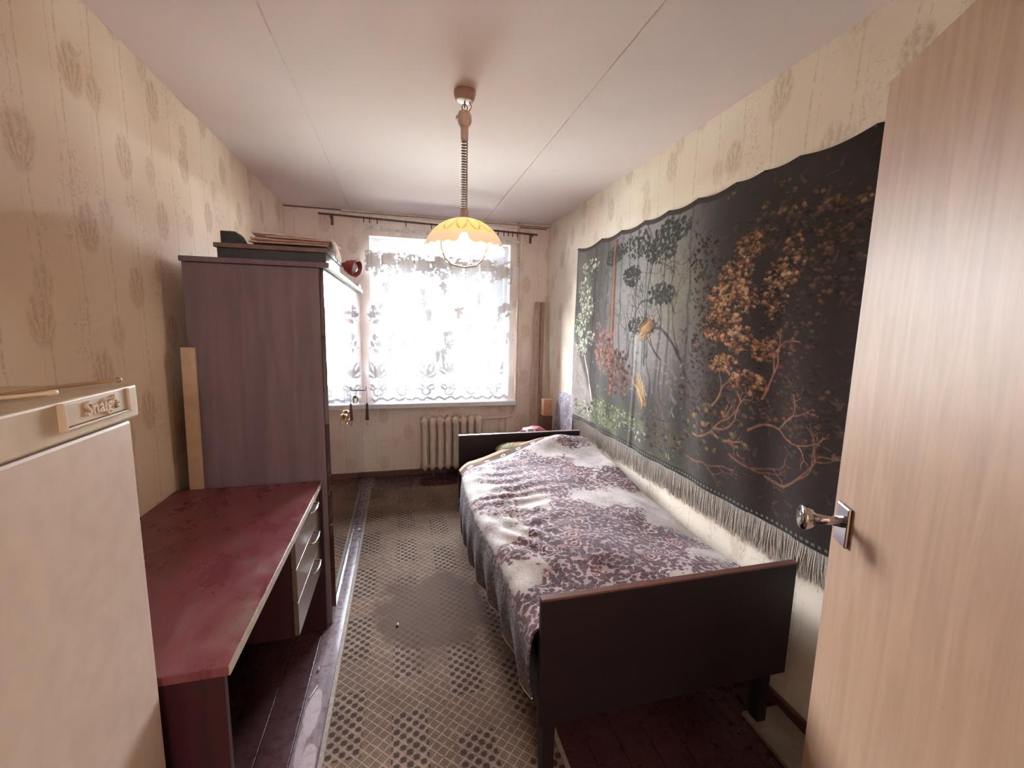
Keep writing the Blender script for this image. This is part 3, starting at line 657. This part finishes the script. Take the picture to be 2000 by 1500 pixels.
# folded blanket edge and pillow showing at the head end
n1, n2_ = 90, 24; a = np.linspace(0, 1, n1)[None, :]*np.ones((n2_, 1)); c_ = np.linspace(0, 1, n2_)[:, None]*np.ones((1, n1))
Xk = 1.335+.86*a; Ye = np.minimum(2.60+.50*np.clip((Xk-1.32)/1.0, 0, 1)**.95, 3.06); Yk = Ye-.12+c_*(.27-.06*a); Yk = np.minimum(Yk, 3.062)
Zk = topz(Xk, np.minimum(Yk, 3.06))-.020+.017*sstep(c_, .40, .46)-.004*c_-.045*np.clip(1-(Xk-1.335)/.08, 0, 1)**2
g = G('brown_blanket', .85, .1); U_ = g.uv(); uu, vv = U_; cu = (uu/.13).fr()-.5; r = ((cu*.13/.019)*(cu*.13/.019)+((vv-.138)/.014)*((vv-.138)/.014)).sq()
ringm = ((r-.8).ab()).lt(.28); c = g.mix((vv-.095).step(.0, .004)*(1-(vv-.178).step(0, .004)), '#b48e72', '#5b4438'); c = g.mix(ringm, c, '#cbb9a6'); c = g.mix(g.noise(g.P, 120, 3).step(.4, .8)*.3, c, '#3d2c25'); g.base(c)
bl = grid('blanket', Xk, Yk, Zk, g.m, None, (a*.9, c_*.22), thick=.012); tag(bl, 'brown blanket edge with pale rings showing past the bedspread', 'blanket')
b = BM(); bmesh.ops.create_uvsphere(b, u_segments=32, v_segments=20, radius=1)
for v in b.verts:
    x_, y_, z_ = v.co; e = .45; v.co = Vector((math.copysign(abs(x_)**e, x_)*.22, math.copysign(abs(y_)**e, y_)*.10, z_*.052*(1-.3*abs(x_)**4)))
g = G('pillow_print', .85, .1); g.obj(); n = g.noise(g.P, 14, 2); n3 = g.noise(g.P, 9, 2, .5, 2); c = g.mix(n.step(.42, .5), '#a5745a', '#6a6c4c'); c = g.mix(n3.step(.55, .6), c, '#a9a27e'); g.base(c)
pl = link('pillow', b, g.m, None, True); pl.location = (1.85, 2.968, .585); tag(pl, 'orange and green printed pillow against the headboard under the bedspread', 'pillow')

# ------------------------------------------------------------------ tapestry (generic dark forest)
tY0, tY1, tZ0, tZ1 = .93, 3.436, .725, 2.148
nu, nv = 720, 410
uu = np.linspace(0, 1, nu)[None, :]*np.ones((nv, 1)); vv = np.linspace(0, 1, nv)[:, None]*np.ones((1, nu))
Lm, Hm = tY1-tY0, tZ1-tZ0; u_m = uu*Lm; v_m = vv*Hm     # u from the far (left) end, metres
C3 = lambda h: np.array(lin(h)[:3])
img = np.zeros((nv, nu, 3))
def lay(mask, colr): 
    global img
    img = img*(1-mask[..., None])+C3(colr)*mask[..., None]
img[:] = C3('#3f3936')
n_a = vnoise(u_m, v_m, 3, 11); n_b = vnoise(u_m, v_m, 11, 12); n_c = vnoise(u_m, v_m, 40, 13)
lay(np.exp(-((u_m-1.02)/.42)**2)*sstep(v_m, .25, .75)*(.7+.3*n_a), '#989492')
lay(np.exp(-((u_m-1.35)/.22)**2)*np.exp(-((v_m-1.0)/.25)**2)*.6, '#85826c')
lay(sstep(u_m, 1.40, 1.85)*.9, '#281b17'); lay((1-sstep(u_m, .02, .5))*.8*n_b, '#847c74')
lay((1-sstep(v_m, .05, .42))*(1-sstep(u_m, 1.2, 1.9))*.7*(.5+n_b*.6), '#4a4a34')
lay((1-sstep(v_m, .0, .35))*sstep(n_b, .45, .8)*(1-sstep(u_m, 1.0, 1.7))*.55, '#7c8055')
def stroke(p0, p1, w0, w1, col, bend=0, amp=1., rough=.3):
    du, dv_ = p1[0]-p0[0], p1[1]-p0[1]; ln = math.hypot(du, dv_); pad = max(w0, w1)*1.3+abs(bend)+.012
    u0 = int(max(0, (min(p0[0], p1[0])-pad)/Lm*nu)); u1 = int(min(nu, (max(p0[0], p1[0])+pad)/Lm*nu+1)); v0 = int(max(0, (min(p0[1], p1[1])-pad)/Hm*nv)); v1 = int(min(nv, (max(p0[1], p1[1])+pad)/Hm*nv+1))
    if u1 <= u0 or v1 <= v0: return
    U1, V1, B1, N1 = u_m[v0:v1, u0:u1], v_m[v0:v1, u0:u1], n_b[v0:v1, u0:u1], n_c[v0:v1, u0:u1]
    a = ((U1-p0[0])*du+(V1-p0[1])*dv_)/ln**2; d = ((U1-p0[0])*-dv_+(V1-p0[1])*du)/ln
    d = d-bend*np.sin(np.clip(a, 0, 1)*math.pi)-(B1-.5)*.02
    w_ = w0+(w1-w0)*np.clip(a, 0, 1); m_ = ((1-sstep(np.abs(d), w_*.6, w_*1.1))*((a > 0) & (a < 1))*amp*(1-rough+rough*N1))[..., None]
    img[v0:v1, u0:u1] = img[v0:v1, u0:u1]*(1-m_)+C3(col)*m_
# distant dark trunks in the mist
for x_ in (.42, .58, .80, .95, 1.10, 1.22, 1.33, 1.5, 1.62):
    stroke((x_, .25), (x_+random.uniform(-.05, .05), 1.42), .016, .007, '#43403f', random.uniform(-.02, .02), .75)
R2 = random.Random(3)
def branch(x, z, a, ln, w_, col, depth, amp=.8, spread_=.55):
    x1, z1 = x+ln*math.cos(a), z+ln*math.sin(a); stroke((x, z), (x1, z1), w_, w_*.7, col, R2.uniform(-.15, .15)*ln, amp, .5)
    if depth:
        for _ in range(R2.choice((2, 2, 3))): branch(x1, z1, a+R2.uniform(-spread_, spread_)*1.3, ln*R2.uniform(.55, .8), w_*.6, col, depth-1, amp, spread_)
def dabs(n, u0, u1, v0, v1, s0, s1, cols, amp=.6):
    for _ in range(n):
        x_, z_ = R2.uniform(u0, u1), R2.uniform(v0, v1); a = R2.uniform(0, 3.14); l_ = R2.uniform(s0, s1)
        stroke((x_, z_), (x_+l_*math.cos(a), z_+l_*math.sin(a)), l_*.22, l_*.08, R2.choice(cols), l_*.05, amp, .6)
dabs(500, 0, 2.5, 0, 1.42, .02, .06, ['#4b4440', '#332b28', '#5a504a', '#2a2322'], .45)
dabs(260, .4, 1.45, .3, 1.42, .02, .07, ['#77736f', '#5b5653', '#8a8680', '#45403e'], .45)
dabs(330, 1.45, 2.5, 0, 1.42, .015, .05, ['#3b2620', '#1d1412', '#4a3025', '#2c2a20'], .7)
dabs(260, 0, .45, .3, 1.42, .012, .04, ['#6d6c62', '#8c8a7c', '#3d3833', '#56504a'], .6)
for x_, z_, a_, l_ in ((1.15, .25, 1.6, .34), (1.32, .3, 1.7, .3), (.88, .3, 1.5, .3), (.5, .3, 1.6, .28), (1.5, .35, 1.8, .3), (.3, .6, 1.5, .2)): branch(x_, z_, a_, l_, .013, '#332d2b', 4, .75)
for x_, z_, a_, l_ in ((1.05, 1.40, -1.2, .22), (1.3, 1.40, -1.8, .2), (.85, 1.4, -1.5, .2), (.55, 1.4, -1.5, .2)): branch(x_, z_, a_, l_, .010, '#383230', 4, .75, .8)
def crown(cx, cz, rx, rz, n, s0, s1, cols, dark='#241d18'):
    for i in range(n):
        a = R2.uniform(0, 6.28); r = R2.random()**.6; x_, z_ = cx+rx*r*math.cos(a), cz+rz*r*math.sin(a); s_ = R2.uniform(s0, s1)
        u0, u1 = int(max(0, (x_-3*s_)/Lm*nu)), int(min(nu, (x_+3*s_)/Lm*nu)+1); v0, v1 = int(max(0, (z_-3*s_)/Hm*nv)), int(min(nv, (z_+3*s_)/Hm*nv)+1)
        if u1 <= u0 or v1 <= v0: continue
        su, sv = u_m[v0:v1, u0:u1]-x_, v_m[v0:v1, u0:u1]-z_; r_ = np.hypot(su, sv*1.2)/s_
        m_ = (1-sstep(r_, .6, 1.15)); lit = np.clip(.55+sv/s_*.6+(n_c[v0:v1, u0:u1]-.5)*1.3, 0, 1)
        colr = C3(dark)*(1-lit[..., None])+C3(R2.choice(cols))*lit[..., None]
        img[v0:v1, u0:u1] = img[v0:v1, u0:u1]*(1-m_[..., None])+colr*m_[..., None]
# dark pines overhead
for cx, cz, rx, rz in ((1.0, 1.30, .22, .06), (1.18, 1.22, .16, .05), (.9, 1.12, .10, .05), (1.32, 1.32, .14, .05), (.66, 1.28, .12, .05), (1.24, .98, .12, .05), (1.05, .80, .15, .04)):
    crown(cx, cz, rx*1.1, rz*1.3, 150, .006, .017, ['#3b3a34', '#34332f', '#4a493f'], '#2a2725')
for x0_, z0_, x1_, z1_, bd in ((1.12, .55, 1.16, 1.35, .04), (1.14, 1.0, 1.38, .86, .05), (1.14, .95, .95, .85, -.04), (1.15, .8, 1.45, .62, .05)): stroke((x0_, z0_), (x1_, z1_), .012, .006, '#2f2b2a', bd, .9)
# red barked trunk
stroke((.70, .30), (.66, 1.38), .045, .030, '#6a4434', .01, .95, .6); stroke((.69, .35), (.655, 1.38), .012, .008, '#a87650', .012, .8, .7); stroke((.715, .30), (.68, 1.38), .012, .01, '#3a2620', .01, .8)
stroke((.33, .2), (.36, 1.40), .02, .015, '#40332c', .0, .8, .5)
# pale foliage at the far end
for cx, cz, rx, rz, n_ in ((.18, 1.05, .12, .14, 90), (.12, .80, .10, .10, 80), (.26, .93, .09, .10, 60), (.15, .62, .10, .07, 60), (.30, .70, .08, .06, 40), (.25, 1.26, .16, .05, 40)):
    crown(cx, cz, rx, rz, n_, .009, .02, ['#bdbda6', '#a3a78e', '#8b8f7a', '#c9c6b2'], '#3a3f36')
# lilac rock mass, lower left
rk = (1-sstep(v_m, .55-(u_m-.05)*1.1+.08*n_a-.02, .60-(u_m-.05)*1.1+.08*n_a))*(1-sstep(u_m, .34, .42)); lay(rk*.75*(.5+.5*vnoise(u_m*1+v_m*2, v_m-u_m, 22, 3)), '#a2958f')
stroke((.22, .56), (.40, .14), .008, .012, '#d8cdc4', .02, .9, .5)
crown(.22, .12, .2, .07, 90, .008, .016, ['#b9b8a0', '#8f8f78'], '#3c3c30'); crown(.62, .16, .3, .10, 120, .008, .018, ['#7b7b4d', '#5f6a42', '#93905c'], '#2c2c20'); crown(.98, .14, .22, .08, 90, .007, .014, ['#8c8d78', '#5d6a55'], '#2a2b24')
# rust coloured undergrowth mid picture
crown(.55, .62, .16, .14, 110, .012, .026, ['#7d5448', '#6b463c', '#8a6454', '#94706a'], '#3b2a25')
dabs(300, .3, 1.5, .05, .6, .012, .035, ['#6c6a48', '#84805a', '#4a4030', '#5e4a3e', '#a09a78'], .7)
dabs(120, .42, .75, .45, .8, .02, .05, ['#8a5f58', '#6c453c', '#9c7468'], .7); crown(.80, .48, .14, .16, 90, .012, .028, ['#54392f', '#6a4a3a'], '#2c201c')
# golden sunlit grass tufts
for cx, cz, n_ , ln, a0 in ((1.06, .74, 44, .16, .75), (1.12, .33, 36, .20, 2.25)):
    for i in range(n_):
        a = a0+R2.uniform(-.22, .22); x_, z_ = cx+R2.uniform(-.06, .06), cz+R2.uniform(-.05, .05); l_ = ln*R2.uniform(.5, 1)
        stroke((x_, z_), (x_+l_*math.cos(a), z_+l_*math.sin(a)), (.0035), .0015, R2.choice(['#a8844f', '#8a6238', '#b59a68', '#96704f', '#4a3222']), 0, .95, .2)
# dim foliage around the autumn clusters
for cx, cz, rx, rz in ((1.60, 1.05, .12, .2), (1.95, 1.20, .2, .1), (2.1, .75, .15, .25), (1.62, .7, .1, .15), (2.25, 1.1, .12, .2), (1.75, .45, .3, .1), (2.2, .45, .2, .15)):
    crown(cx, cz, rx, rz, 170, .006, .014, ['#4a3326', '#3a2a20', '#57402e', '#33301f', '#5e3e30'], '#1c110d')
# autumn foliage at the near end
for cx, cz, rx, rz, n_ in ((1.86, 1.13, .07, .05, 40), (1.80, 1.02, .09, .06, 60), (1.72, .93, .08, .05, 50), (1.83, .92, .10, .06, 60), (1.74, .80, .11, .06, 70), (1.86, .74, .08, .05, 50), (2.02, .95, .06, .10, 50), (1.78, .62, .08, .04, 36), (1.92, .56, .09, .04, 36), (1.99, .70, .06, .04, 30), (2.08, 1.05, .05, .08, 30)):
    crown(cx, cz, rx*1.15, rz*1.2, n_*3, .006, .015, ['#8a5f38', '#69452c', '#9c7450', '#5a3628', '#74432f', '#a58060'], '#1f110c')
for i in range(14): crown(R2.uniform(1.6, 2.4), R2.uniform(1.15, 1.38), .03, .012, 5, .006, .012, ['#6a4a35', '#7a5a3c'], '#201612')
# twigs at the lower near corner
for x_, z_, a_, l_, c_ in ((1.58, .26, .25, .16, '#96644a'), (1.75, .32, .5, .14, '#8a5a44'), (1.55, .12, .1, .14, '#7c523e'), (1.95, .36, .2, .15, '#96644a'), (1.72, .42, 1.0, .10, '#8a6a50'), (1.85, .22, -.2, .14, '#7a4e3c'), (2.0, .50, 1.2, .12, '#96644a'), (1.42, .20, 2.3, .12, '#6c5040'), (2.05, .18, .3, .16, '#84583f')):
    branch(x_, z_, a_, l_, .007, c_, 3, .85, .7)
crown(1.72, .30, .25, .12, 50, .01, .02, ['#6c5a2e', '#4c4a28', '#7c5c36'], '#1c1611'); crown(1.35, .18, .25, .1, 60, .01, .02, ['#4a3d30', '#5a4636'], '#201a16')
img = img*1.25
# woven border
lay(sstep(v_m, Hm-.030, Hm-.026)*.9, '#33231d'); lay((1-sstep(v_m, .030, .034))*.85, '#2a2420'); lay((1-sstep(np.abs(v_m-.017), .003, .006))*sstep(np.sin(u_m*260), .0, .3)*.6, '#8c8674'); lay((1-sstep(u_m, .008, .014))*.8, '#2b211c'); lay((1-sstep(np.abs(v_m-Hm+.02), .002, .005))*sstep(np.sin(u_m*200), 0, .4)*.4*(1-sstep(u_m, .3, .9)), '#8c7a60')
nails = tY1-np.array([3.436, 2.995, 2.70, 2.417, 2.177, 1.933, 1.682, 1.529, 1.369, 1.10, .93]); nails.sort()
un = u_m[0]; sag = np.zeros(nu)
for a, b_ in zip(nails, nails[1:]):
    k_ = (un >= a) & (un <= b_); sag[k_] = np.sin((un[k_]-a)/(b_-a)*math.pi)*(.012+.06*(b_-a-.2))
Yt = tY1-u_m; Zt = tZ0+v_m*(1-sag[None, :]/Hm)
wave = .006*np.sin(u_m*11+.6)+.004*np.sin(u_m*23+v_m*2)+.006*np.exp(-((u_m-.98-.03*v_m)/.02)**2)*(1-sstep(v_m, .5, 1.1))
Xt = W-.014-wave*sstep(-v_m, -Hm, -Hm*.3)-.002
g = G('tapestry_weave', .9, .1); g.attr('Col'); pc = g.A; g.pos(); n = g.noise(g.P, 260, 3, .8); n5 = g.noise(g.P, 60, 3, .7)
c = g.mix((n*.6+n5*.4).step(.3, .75)*.35, pc, (0.012, .010, .009, 1)); g.base(c); g.bump(n, .5, .002); g.b.inputs['Sheen Weight'].default_value = .08
tap = empty('wall_tapestry', (W-.02, 2.2, tZ0), 'large dark forest tapestry with fringe hanging on the right wall', 'tapestry')
o = grid('woven_picture', Xt, Yt, Zt, g.m, tap, (u_m, v_m), {'Col': img}, thick=.004, recalc_flip=True); o.location = (-(W-.02), -2.2, -tZ0)
b = BM()
for i in range(950):
    y = tY1-Lm*(i+.5)/950+random.uniform(-.0015, .0015); ln = .125+random.uniform(-.015, .015)+.008*math.sin(i*.13); j = random.uniform(-.006, .006)+.008*math.sin(i*.09)
    pts = [(W-.018, y, tZ0+.004), (W-.020+random.uniform(-.003, .003), y+j*.35, tZ0-ln*.5), (W-.016+random.uniform(-.004, .003), y+j*1.2, tZ0-ln)]
    tube(b, pts, [.0013, .0016, .0011], 3, cap=False)
g = G('fringe_thread', .8, .2); g.pos(); n = g.noise(g.P, 300, 2); g.base(g.mix(n.step(.3, .7), '#c0b6ac', '#8c8077'))
o = link('fringe', b, g.m, tap, recalc=False); o.location = (-(W-.02), -2.2, -tZ0); tag(o, 'grey thread fringe', None, None, 'stuff')
for ny_ in nails:
    b = BM(); tube(b, [(.0195, tY1-ny_-2.2, Hm-.012), (-.004, tY1-ny_-2.2, Hm-.010)], [.0012, .003], 6); link('nail', b, plain('#6b5a4d', .4, .8), tap)

# ------------------------------------------------------------------ pendant lamp
PX, PY = 1.252, 1.993
pen = empty('pendant_lamp', (PX, PY, H), 'lit yellow petal patterned pendant lamp on a coiled cord', 'lamp')
M_cord = plain('#c9ada0', .5); M_brn = plain('#a88476', .45)
b = BM(); lathe(b, [(.046, -.001), (.047, -.012), (.040, -.036), (.030, -.040)], 28); link('ceiling_rose', b, M_brn, pen, True)
b = BM(); tube(b, [(.0, .010*math.cos(a), -.052+.014*math.sin(a)) for a in np.linspace(0, 6.283, 14, endpoint=False)], .002, 6, closed=True)
tube(b, [(.012*math.cos(a), 0, -.066+.014*math.sin(a)) for a in np.linspace(0, 6.283, 14, endpoint=False)], .0018, 6, closed=True); tube(b, [(.02, 0, -.038), (.03, .0, -.06), (.012, 0, -.088)], .002, 6); link('hook', b, plain('#6b564c', .4, .7), pen, True)
b = BM(); lathe(b, [(.013, -.080), (.026, -.086), (.030, -.100), (.030, -.125), (.022, -.140), (.017, -.144)], 12); box(b, -.038, -.028, -.01, .01, -.118, -.104); link('height_adjuster', b, M_cord, pen)
b = BM(); lathe(b, [(.016, -.144), (.016, -.195), (.010, -.200)], 16); link('upper_sleeve', b, M_cord, pen, True)
b = BM(); turns = 27; pts = [(.0125*math.cos(t*6.283), .0125*math.sin(t*6.283), -.198-(.292)*((t/turns)**.93)) for t in np.linspace(0, turns, turns*12)]
tube(b, pts, .0030, 6); link('coiled_cord', b, plain('#8f776c', .5), pen, True)
b = BM(); lathe(b, [(.010, -.486), (.018, -.490), (.018, -.532), (.03, -.536)], 16); link('lower_sleeve', b, M_cord, pen, True)
nA, nT = 240, 56
th = np.linspace(0, 2*math.pi, nA)[None, :]*np.ones((nT, 1)); ts = np.linspace(0, 1, nT)[:, None]*np.ones((1, nA))
ph = ts*1.30; Rr_ = .178*np.sin(ph)/math.sin(1.30); scal = .0035*np.cos(th*24)*sstep(ts, .9, 1)
Zr = -.525-.128*(1-np.cos(ph))/(1-math.cos(1.30))+scal; Rr_ = np.maximum(Rr_, .018)
NP = 14; fr1 = np.abs(((th/(2*math.pi)*NP) % 1)-.5)*2; fr2 = np.abs(((th/(2*math.pi)*NP+.5) % 1)-.5)*2
tipw = lambda t, a, b_: np.clip(np.sin(np.clip((t-a)/(b_-a), 0, 1)*math.pi)**.6, 0, 1)
def petal(fr, a, b_): w_ = tipw(ts, a, b_)*.94; ins = (ts > a) & (ts < b_); return np.where(ins, np.exp(-((fr-w_)/.09)**2), 0), ins & (fr < w_)
# petals: half-width fr is 0 at the petal axis
q1, in1 = petal(1-fr1, .06, .74); q2, in2 = petal(1-fr2, .02, .50)
line = np.maximum(q1, np.where(in1, 0, q2)*.8); tipl = np.where((ts > .60) & (ts < .78), q1, 0)
rimp = (ts > .80)*(.5+.5*np.sin(th*NP*4+np.sin(ts*70)*2))*.6*(ts < .96)
g = G('lamp_shade_plastic', .35, .4); A_ = g.attr('pat'); 
c = g.mix(A_[1], '#dcc08a', '#cdbbb0'); c = g.mix(A_[0]*.9, c, '#7a5a2c'); c = g.mix(A_[2]*.5, c, '#c9b4a0')
g.base(c); tl = g.N.new('ShaderNodeBsdfTranslucent'); g.L.new(c, tl.inputs[0]); m1 = g.N.new('ShaderNodeMixShader'); m1.inputs[0].default_value = .16
g.L.new(g.b.outputs[0], m1.inputs[1]); g.L.new(tl.outputs[0], m1.inputs[2]); tr = g.N.new('ShaderNodeBsdfTransparent'); g.L.new(c, tr.inputs[0]); m2 = g.N.new('ShaderNodeMixShader'); m2.inputs[0].default_value = .07
g.L.new(m1.outputs[0], m2.inputs[1]); g.L.new(tr.outputs[0], m2.inputs[2]); g.L.new(m2.outputs[0], g.N['Material Output'].inputs[0])
grid('shade', Rr_*np.cos(th), Rr_*np.sin(th), Zr, g.m, pen, (th, ts), {'pat': np.stack([np.clip(line*.7+tipl*.5, 0, 1), sstep(ts, .74, .82), rimp], -1)})
b = BM(); lathe(b, [(.017, -.53), (.020, -.545), (.020, -.585), (.014, -.588)], 16); link('socket', b, plain('#e8dccb', .5), pen, True)
g = G('bulb_glow'); em = g.N.new('ShaderNodeEmission'); em.inputs[0].default_value = (1, .85, .6, 1); em.inputs[1].default_value = 14; g.L.new(em.outputs[0], g.N['Material Output'].inputs[0])
b = BM(); lathe(b, [(.012, -.588), (.018, -.600), (.030, -.618), (.033, -.634), (.028, -.650), (.014, -.661), (.003, -.664)], 20); bo = link('bulb', b, g.m, pen, True); bo.visible_shadow = True
b = BM(); pts = [(-.098, 0, -.572), (-.103, 0, -.61), (-.100, 0, -.66), (-.085, 0, -.70), (-.055, 0, -.728), (0, 0, -.738), (.055, 0, -.728), (.085, 0, -.70), (.100, 0, -.66), (.103, 0, -.61), (.098, 0, -.572)]
tube(b, pts, .0045, 8); link('pull_handle', b, plain('#b7a4a0', .3, .2), pen, True)
for x in (-.098, .098):
    b = BM(); tube(b, [(x, 0, -.585), (x*.9, 0, -.556)], .006, 6); link('handle_mount', b, plain('#b7a4a0', .3), pen)

# ------------------------------------------------------------------ corner clutter behind the bed
def leanboard(name, pb, pt, w_, t_, mat, label, cat):
    b = BM(); pb = Vector(pb); pt = Vector(pt); ax = (pt-pb); ln = ax.length; z = ax.normalized(); x_ = Vector((1, 0, 0)); x_ = (x_-z*x_.dot(z)).normalized(); y_ = z.cross(x_)
    M_ = Matrix((x_, y_, z)).transposed().to_4x4(); M_.translation = pb; box(b, -w_/2, w_/2, -t_/2, t_/2, 0, ln, M_)
    return tag(link(name, b, mat, None, bevel=.002), label, cat)
leanboard('leaning_board', (2.24, 4.075, .012), (2.318, 4.215, 1.74), .045, .03, plain('#c2a99a', .7, 0, .1), 'left of two slim pale boards leaning in the window corner', 'board')
leanboard('leaning_board', (2.315, 4.05, .012), (2.365, 4.20, 1.735), .035, .03, plain('#ad9484', .7, 0, .1), 'right of two slim brownish boards leaning in the window corner', 'board')
b = BM(); box(b, 2.27, 2.375, 3.83, 3.93, .001, .64); tag(link('carton', b, plain('#6f4f44', .7), None, bevel=.003), 'dark brown narrow box behind the bed in the window corner', 'box')
b = BM(); box(b, 2.285, 2.37, 3.84, 3.92, .642, .80); tag(link('carton', b, plain('#c99a76', .7), None, bevel=.003), 'tan carton standing on the dark brown box in the corner', 'box')
# marbled board leaning on right wall
g = G('marbled_board', .4, .4); g.obj(); n = g.noise(g.P, 9, 5, .7, 1.5); n2 = g.noise(g.P, 60, 3); g.base(g.mix((n*.7+n2*.3).step(.4, .6), '#6f6a70', '#b9b0b8'))
b = BM(); A = [(2.385, 3.40, .0), (2.385, 3.98, .0), (2.40, 3.76, .885), (2.40, 3.39, .925)]
vf = [b.verts.new(v) for v in A]; vb = [b.verts.new((v[0]+.014, v[1]+.0, v[2])) for v in A]
b.faces.new(vf); b.faces.new(vb[::-1])
for i in range(4): b.faces.new((vf[i], vf[(i+1) % 4], vb[(i+1) % 4], vb[i]))
tag(link('marbled_board', b, g.m), 'grey marbled board leaning on the right wall beyond the bed', 'board')
b = BM(); box(b, 1.92, 2.24, 3.25, 3.62, .001, .54); tag(link('carton', b, plain('#8a6f62', .8), None, bevel=.004), 'low brown carton under the pink bundle behind the headboard', 'box')
b = BM(); bmesh.ops.create_icosphere(b, subdivisions=4, radius=1)
for v in b.verts:
    c = v.co.copy(); k_ = 1+.12*math.sin(c.x*9+c.z*5)*math.cos(c.y*7)+.06*math.sin(c.x*21+c.y*13)
    v.co = Vector((c.x*.125*k_, c.y*.11*k_, max(c.z, -.55)*.062*k_))
pb_ = link('cloth_bundle', b, plain('#c26a78', .7, 0, .25, 18), None, True); pb_.location = (2.06, 3.43, .578); tag(pb_, 'crumpled pink cloth bundle on a carton behind the headboard', 'cloth')
b = BM(); box(b, 1.955, 2.005, 3.255, 3.30, .5415, .672); tag(link('white_packet', b, plain('#e9e4e6', .6), None, bevel=.004), 'small white packet just above the headboard edge', 'packet')

# ------------------------------------------------------------------ open door on the right
dE = Vector((1.917, .711, 0)); dH = Vector((1.535, .051, 0)); wd = (dE-dH).length; ang = math.atan2(dE.y-dH.y, dE.x-dH.x)
door = empty('door_1', tuple(dH+Vector((0, 0, 0))), kind='structure', rz=ang)
g = G('door_veneer', .42, .4); p = g.obj(); n = g.noise(g.vec(p[0]*14, p[1]*14, p[2]*1.1), 2.2, 6, .6, 1.2); n2 = g.noise(g.P, 2.2, 3); n3 = g.noise(g.P, 60, 3)
c = g.mix((n*.7+n2*.3).step(.35, .7), '#ab8c74', '#9a7b64'); c = g.mix(n3.step(.5, .8)*.18, c, '#a37a58'); g.base(c); M_door = g.m
b = BM(); box(b, 0, wd, -.038, 0, .012, 2.0); link('leaf', b, M_door, door, bevel=.002)
b = BM(); box(b, wd+.0003, wd+.002, -.036, -.002, .014, 1.998); link('edge_strip', b, plain('#b89a7c', .5), door)
M_chr = plain('#c9c9cc', .12, 1., .03)
hx_, hz_ = wd-.060, 1.105
b = BM(); box(b, hx_-.022, hx_+.032, .0005, .008, hz_-.052, hz_+.036); pt_ = link('handle_plate', b, M_chr, door, bevel=.006)
b = BM(); tube(b, [(hx_, .008, hz_), (hx_, .030, hz_), (hx_, .062, hz_)], [.013, .010, .011], 16)
tube(b, [(hx_, .060, hz_), (hx_, .066, hz_), (hx_, .080, hz_), (hx_, .086, hz_), (hx_, .0862, hz_), (hx_, .083, hz_)], [.012, .021, .027, .025, .017, .014], 24); link('knob', b, M_chr, door, True)
b = BM(); tube(b, [(.0, -.02, .25), (.0, -.02, .35)], .008); tube(b, [(.0, -.02, 1.6), (.0, -.02, 1.7)], .008); link('hinge', b, M_iron, door)
# grey board lying on the floor past the bed foot
M_gb = Matrix.Translation((2.33, 1.02, 0)) @ Matrix.Rotation(-.05, 4, 'Z')
b = BM(); box(b, -.09, .07, -.22, .19, .0005, .02, M_gb); tag(link('floor_board_offcut', b, plain('#8d8078', .8, 0, .15), None, bevel=.003), 'grey board offcut on the floor between bed foot and door', 'board')

# lamp body added out of view in the hall to carry the fill light
hl = empty('fill_lamp', (1.12, YH, 1.72), 'round opal fill lamp added out of view in the hall behind the doorway', 'lamp')
b = BM(); tube(b, [(0, .001, 0), (0, .02, 0), (0, .06, 0)], [.07, .06, .02], 20); link('wall_mount', b, M_white, hl, True)
g = G('fill_glow'); em = g.N.new('ShaderNodeEmission'); em.inputs[0].default_value = (1, .85, .7, 1); em.inputs[1].default_value = 4; g.L.new(em.outputs[0], g.N['Material Output'].inputs[0])
b = BM(); tube(b, [(0, .061+.11*t, 0) for t in (0, .15, .4, .6, .8)], [.05, .09, .11, .10, .05], 24); link('globe', b, g.m, hl, True)
